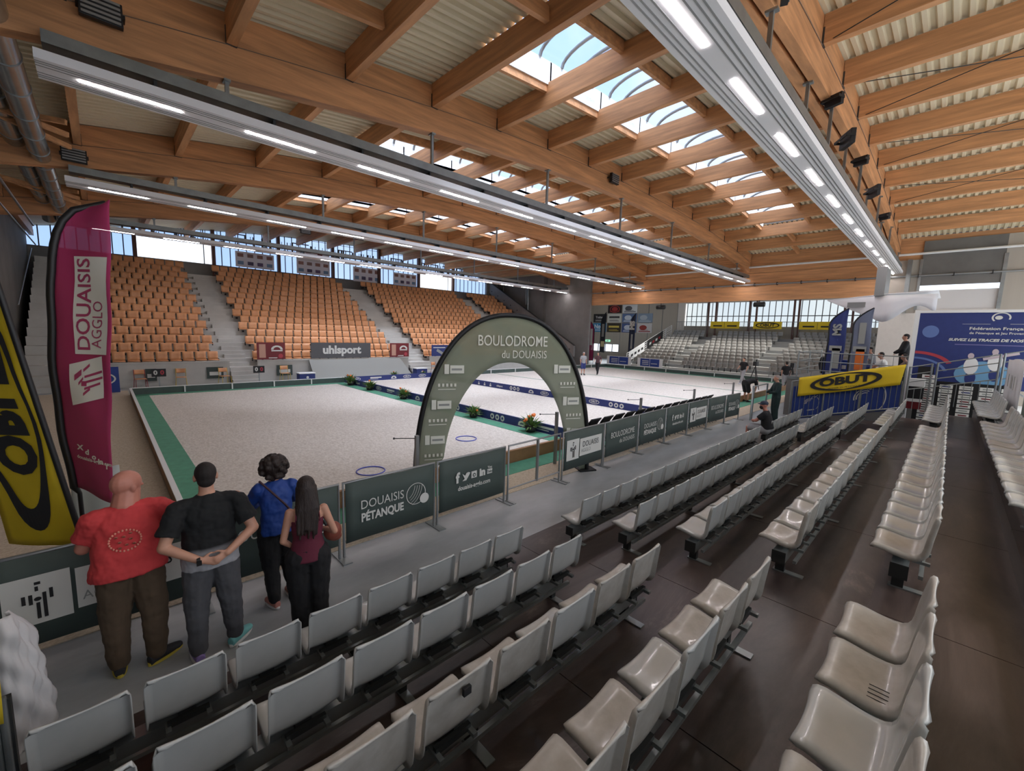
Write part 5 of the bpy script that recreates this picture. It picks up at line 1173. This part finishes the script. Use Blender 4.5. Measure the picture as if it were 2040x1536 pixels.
        if near:
            m=MB(); sd_=d.cross(V(0,0,1)); pts=[]
            for k in range(20):
                an=2*PI*k/20; pts.append(V(a.x,a.y,g)+d*(.068+.142*math.cos(an))*s+sd_*(.05*math.sin(an))*s)
            m.add([p+V(0,0,.002) for p in pts]+[p+V(0,0,.026*s) for p in pts],[(k,(k+1)%20,20+(k+1)%20,20+k) for k in range(20)]+[tuple(range(19,-1,-1)),tuple(range(20,40))],J.get('sole',whitem)); m.build('sole',o,fix=True)
    # hair
    if hair=='short':
        m=MB(); hm=hairm or hairs; m.ell(hc+R_@V(0,-.014,.036)*s,(.082*s*hf,.098*s*hf,.094*s),hm,R_); m.ell(hc+R_@V(0,-.045,-.02)*s,(.068*s,.058*s,.066*s),hm,R_); rem(m.build('hair',t,fix=True),.009 if near else .02,2)
    elif hair=='curly':
        m=MB(); r=random.Random(5); hm=hairm or hairb; m.ell(hc+V(0,-.02,.02)*s,(.125*s,.125*s,.125*s),hm)
        for k in range(90):
            a=r.random()*2*PI; z=r.uniform(-.9,1); q2=math.sqrt(1-z*z); d=V(q2*math.cos(a),q2*math.sin(a),z)
            if d.y>.55 and d.z<.5: continue
            m.ell(hc+V(0,-.02,.005)*s+V(d.x*.135,d.y*.13,d.z*.135)*s,(.03*s,.03*s,.032*s),hm,None,8,6)
        rem(m.build('hair',t,fix=True),.008,1)
    elif hair=='long':
        m=MB(); hm=hairm or hairb; m.ell(hc+R_@V(0,-.012,.032)*s,(.087*s,.102*s,.098*s),hm,R_)
        r=random.Random(9)
        for k in range(34):
            a=-PI/2+(k/33-.5)*2.7; b0=hc+V(.078*math.cos(a),.088*math.sin(a)-.01,.02)*s; x1=b0.x*(1.15)+r.uniform(-.012,.012); L_=.46+r.uniform(-.07,.03); 
            m.caps(b0,.022*s,V(x1,-.085*s+b0.y*.25,b0.z-.2*s),.020*s,hm,8); m.caps(V(x1,-.085*s+b0.y*.25,b0.z-.2*s),.020*s,V(x1*.95-.01,-.125*s+r.uniform(-.01,.01),b0.z-L_*s),.010*s,hm,8)
        rem(m.build('hair',t,fix=True),.007,1)
    if cap:
        m=MB(); m.ell(hc+R_@V(0,-.005,.05)*s,(.092*s,.108*s,.08*s),cap,R_); m.ell(hc+R_@V(0,.10,.035)*s,(.07*s,.075*s,.012*s),cap,R_); rem(m.build('cap',t,fix=True),.012,1)
    return t,P,s
T_=V
# man in red
t,P,s=person('bald person in a coral red T-shirt and olive trousers leaning on the barrier',(0.05,4.74,0),0.0,1.82,
 dict(pel=V(0,-.03,.94),nek=V(0,.04,1.46),hed=V(.02,.075,1.585),shl=V(-.185,.02,1.37),shr=V(.185,.03,1.385),ell=V(-.27,.10,1.12),elr=V(.43,.06,1.17),wrl=V(-.25,.36,1.05),wrr=V(.50,.33,1.09),hdl=V(.25,.9,-.1),hdr=V(.3,.9,-.12),pnl=V(0,-.1,-1),pnr=V(0,-.1,-1),thl=1,thr=-1,yaw=-1.05,nk=1.5,hf=1.15,
 knl=V(-.12,.0,.48),knr=V(.13,-.03,.48),anl=V(-.12,-.03,.09),anr=V(.12,-.06,.09),tol=V(-.12,.2,.03),tor=V(.32,.05,.03),sole=soley),
 fat=1.36,sk=skinr,topm=redsh,botm=olive,shoe=(shoed,shoed),hair=None,near=True,hem=.88,wide=1.02)
m=MB(); r=random.Random(4)
pk2=mat('tee_print',(232,150,130),0.8)
def onback(x,z): return V(x,-.186-.0*z+0.55*x*x*2.2+0.03*max(0,(z-1.25))*-1*0+max(0,z-1.22)*0.16,z)
for k in range(26):
    a=2*PI*k/26; m.ell(onback(-.02+.10*math.cos(a),1.25+.085*math.sin(a)),(.008,.005,.010),pk2,nu=6,nv=5)
for k in range(16):
    a=2*PI*k/8+.2; rr=.035+.03*(k%2); m.ell(onback(-.02+rr*math.cos(a),1.25+rr*math.sin(a)),(.013,.006,.010),pk2,nu=6,nv=5)
m.build('shirt_print',t)
# man with hands behind back
t,P,s=person('person in a black to grey T-shirt and grey joggers with hands clasped behind the back',(0.585,4.47,0),-0.05,1.82,
 dict(pel=V(0,0,.95),nek=V(0,.02,1.49),hed=V(0,.045,1.635),shl=V(-.205,.0,1.415),shr=V(.205,.0,1.415),ell=V(-.315,-.10,1.135),elr=V(.315,-.10,1.135),wrl=V(-.085,-.215,1.0),wrr=V(.10,-.225,1.02),hdl=V(1,-.12,-.25),hdr=V(-1,-.15,-.45),pnl=V(0,1,-.2),pnr=V(0,1,-.1),thl=1,thr=-1,
 knl=V(-.12,.0,.48),knr=V(.13,.0,.48),anl=V(-.13,-.04,.09),anr=V(.15,.02,.09),tol=V(-.16,.2,.03),tor=V(.30,.17,.03)),
 fat=1.10,topm=ombre,botm=greytr,shoe=(shoel,shoet),near=True,hem=.86,wide=1.06,hairm=hairs)
w_=P['wrl']; m=MB(); m.tube([w_-V(.03,.0,.0)*s,w_-V(.005,0.0,0)*s],.036*s,blackm,14); m.box(w_.x-.034,w_.x+.002,w_.y-.048,w_.y-.03,w_.z-.018,w_.z+.02,blackm); m.build('watch',t)
# woman blue jacket
t,P,s=person('person with dark curly hair in a blue jacket and black trousers leaning on the barrier',(1.235,4.86,0),-0.1,1.66,
 dict(pel=V(0,-.02,.95),nek=V(0,.05,1.48),hed=V(0,.09,1.62),shl=V(-.17,.03,1.41),shr=V(.17,.03,1.41),ell=V(-.25,.16,1.18),elr=V(.25,.16,1.18),wrl=V(-.14,.38,1.12),wrr=V(.14,.38,1.12),hdl=V(.5,.8,0),hdr=V(-.5,.8,0),pnl=V(0,0,-1),pnr=V(0,0,-1),pitch=-0.25,
 knl=V(-.08,.0,.48),knr=V(.11,.03,.48),anl=V(-.06,-.06,.09),anr=V(.15,.05,.09)),
 topm=bluej,botm=blacksh,shoe=(shoep,shoep),hair='curly',near=True,hem=.89,sleeve='long',female=True,fat=1.08)
m=MB(); m.tube([V(-.15,-.01,1.43),V(-.05,-.115,1.32),V(.06,-.15,1.18),V(.16,-.12,1.02),V(.185,.0,.95)],.011,mat('strap_dark',(60,34,44),0.6),6); m.build('bag_strap',t)
# girl
t,P,s=person('person with long dark hair in a maroon camisole and black trousers holding a brown bag',(1.295,4.08,0),-0.25,1.66,
 dict(pel=V(0,0,.95),nek=V(0,.0,1.48),hed=V(.0,.03,1.62),shl=V(-.155,.0,1.40),shr=V(.155,.0,1.40),ell=V(-.22,-.03,1.13),elr=V(.25,-.03,1.14),wrl=V(-.13,.10,.99),wrr=V(.16,.19,1.10),hdl=V(.6,.6,-.2),hdr=V(-.3,.8,.1),pnl=V(.3,0,-1),pnr=V(-.6,0,-.6),yaw=-0.15,pitch=-0.1,
 knl=V(-.09,.0,.48),knr=V(.09,.0,.48),anl=V(-.07,-.06,.09),anr=V(.08,-.04,.09)),
 top='cami',topm=maroon,bot='wide',botm=blacksh,shoe=(shoed,shoed),hair='long',near=True,female=True,fat=.97)
m=MB(); bagm=mat('bag_leather',(128,66,52),0.5,var=.1); m.ell((0,0,0),(.09,.07,.10),bagm); m.ell((.03,.02,-.07),(.07,.06,.05),bagm); o=rem(m.build('handbag',loc=(1.56,4.16,1.0),fix=True),.009,2); tag(o,'small reddish-brown bag carried at the side of the person in maroon','bag')
m=MB(); m.tube([V(-.05,0,.06),V(-.02,0,.20),V(-.06,-.02,.26),V(-.1,0.02,.16),V(-.04,0,.02)],.009,blackm,6); m.build('handle',o)
# seated man
SIT=dict(pel=V(0,-.02,.50),nek=V(0,.06,1.02),hed=V(-.02,.12,1.17),shl=V(-.19,.05,.95),shr=V(.19,.05,.95),ell=V(-.24,.24,.74),elr=V(.24,.24,.74),wrl=V(-.02,.38,.70),wrr=V(.02,.36,.66),hpl=V(-.10,.0,.47),hpr=V(.10,.0,.47),knl=V(-.14,.44,.50),knr=V(.14,.44,.50),anl=V(-.13,.46,.09),anr=V(.13,.46,.09),tol=V(-.13,.7,.03),tor=V(.13,.7,.03),hdl=V(1,.2,0),hdr=V(-1,.2,0),yaw=0.5)
t,P,s=person('seated bearded person in a black T-shirt, grey shorts and dark cap with arms folded',(13.9,3.52,-.05),0.1,1.82,SIT,fat=1.2,sk=skinr,topm=blacksh,botm=greysh,bot='short',cap=mat('cap_blue',(38,48,66),.7),hair=None,shoe=(shoed,shoed),hem=.5)
m=MB(); m.ell(P['hed']+Matrix.Rotation(.5,3,'Z')@V(0,.055,-.065),(.062,.06,.06),hairs); rem(m.build('beard',t,fix=True),.012,1)
person('standing person in dark green clothes beside the blue fence, seen from behind',(18.0,4.35,0),0.6,1.78,dict(ell=V(-.25,.1,1.15),elr=V(.25,.1,1.15),wrl=V(-.1,.28,1.1),wrr=V(.1,.28,1.1),hed=V(0,.05,1.64)),topm=greencl,botm=greencl,sleeve='long',hairm=mat('hair_grey',(150,140,134),.8))
# players
person('person in dark clothes bending forward at the waist on the court by the glass screen',(22.6,6.75,0),-2.0,1.76,dict(pel=V(0,-.12,.98),nek=V(0,.42,1.08),hed=V(0,.56,1.06),shl=V(-.18,.34,1.05),shr=V(.18,.34,1.05),ell=V(-.2,.36,.78),elr=V(.2,.36,.78),wrl=V(-.12,.42,.55),wrr=V(.12,.42,.55),hpl=V(-.1,-.1,.93),hpr=V(.1,-.1,.93)),topm=blacksh,botm=blacksh,sleeve='short',bot='short')
WALK=dict(knl=V(-.09,.16,.5),knr=V(.09,-.08,.48),anl=V(-.1,.30,.09),anr=V(.1,-.38,.14),tol=V(-.1,.5,.03),tor=V(.1,-.2,.03),ell=V(-.24,-.12,1.16),elr=V(.24,.08,1.16),wrl=V(-.22,-.02,.92),wrr=V(.22,.28,1.0))
person('walking person in a black T-shirt and pale grey trousers in front of the far stand',(31.5,9.75,0.02),1.2,1.80,WALK,topm=blacksh,botm=greysh,shoe=(shoew,shoew))
person('player in a dark top and black trousers walking at the far left of the court',(27.6,18.95,0.02),1.9,1.72,WALK,topm=mat('plum_cloth',(84,58,62),.8),botm=blacksh)
person('player in a pale top and navy shorts standing beside the black arch rim',(26.0,19.15,0.02),2.6,1.74,dict(pel=V(0,0,.95)),topm=greysh,botm=navy,bot='short',hairm=greysh)
# podium people
person('large person in black standing on the podium, seen from behind',(22.6,1.27,1.62),0.2,1.83,dict(ell=V(-.26,.08,1.16),elr=V(.26,.08,1.16),wrl=V(-.12,.26,1.05),wrr=V(.12,.26,1.05)),fat=1.2,topm=blacksh,botm=blacksh,sleeve='long')
person('person in a light grey top seated on the podium behind the yellow banner',(22.6,2.2,1.62),0.3,1.75,SIT,topm=greysh,botm=navy); person('person in a pale top with a dark red back print seated lower on the podium',(21.3,1.72,1.45),-0.1,1.75,SIT,topm=whitem,botm=blacksh); person('person in brown seated at the podium edge near the white frame post',(20.95,1.05,1.45),0.1,1.72,SIT,topm=mat('brown_cloth',(110,86,78),.8),botm=blacksh); person('person in a black jacket standing left of the podium rails by the blue flag',(24.2,4.0,0.9),2.2,1.72,{},topm=blacksh,botm=blacksh,sleeve='long')
person('dark camera operator standing before the far stand beside a tripod',(31.0,7.1,0),-1.2,1.75,{},topm=blacksh,botm=greysh)
for j,(x,y,lab) in enumerate(((29.0,8.3,'black video camera on a tripod, left one before the far stand'),(30.2,6.6,'black video camera on a tripod, right one before the far stand'))):
    t=thing('video_camera',lab,'camera',(x,y,0)); m=MB(); m.box(-.2,.2,-.1,.1,1.45,1.72,blackm); m.box(-.32,-.2,-.06,.06,1.5,1.64,blackm); m.build('camera_body',t)
    for k in range(3): a=2*PI*k/3; m=MB(); m.tube([(0,0,1.45),(.42*math.cos(a),.42*math.sin(a),0)],.025,blackm,6); m.build('leg',t)
bpy.context.view_layer.update()
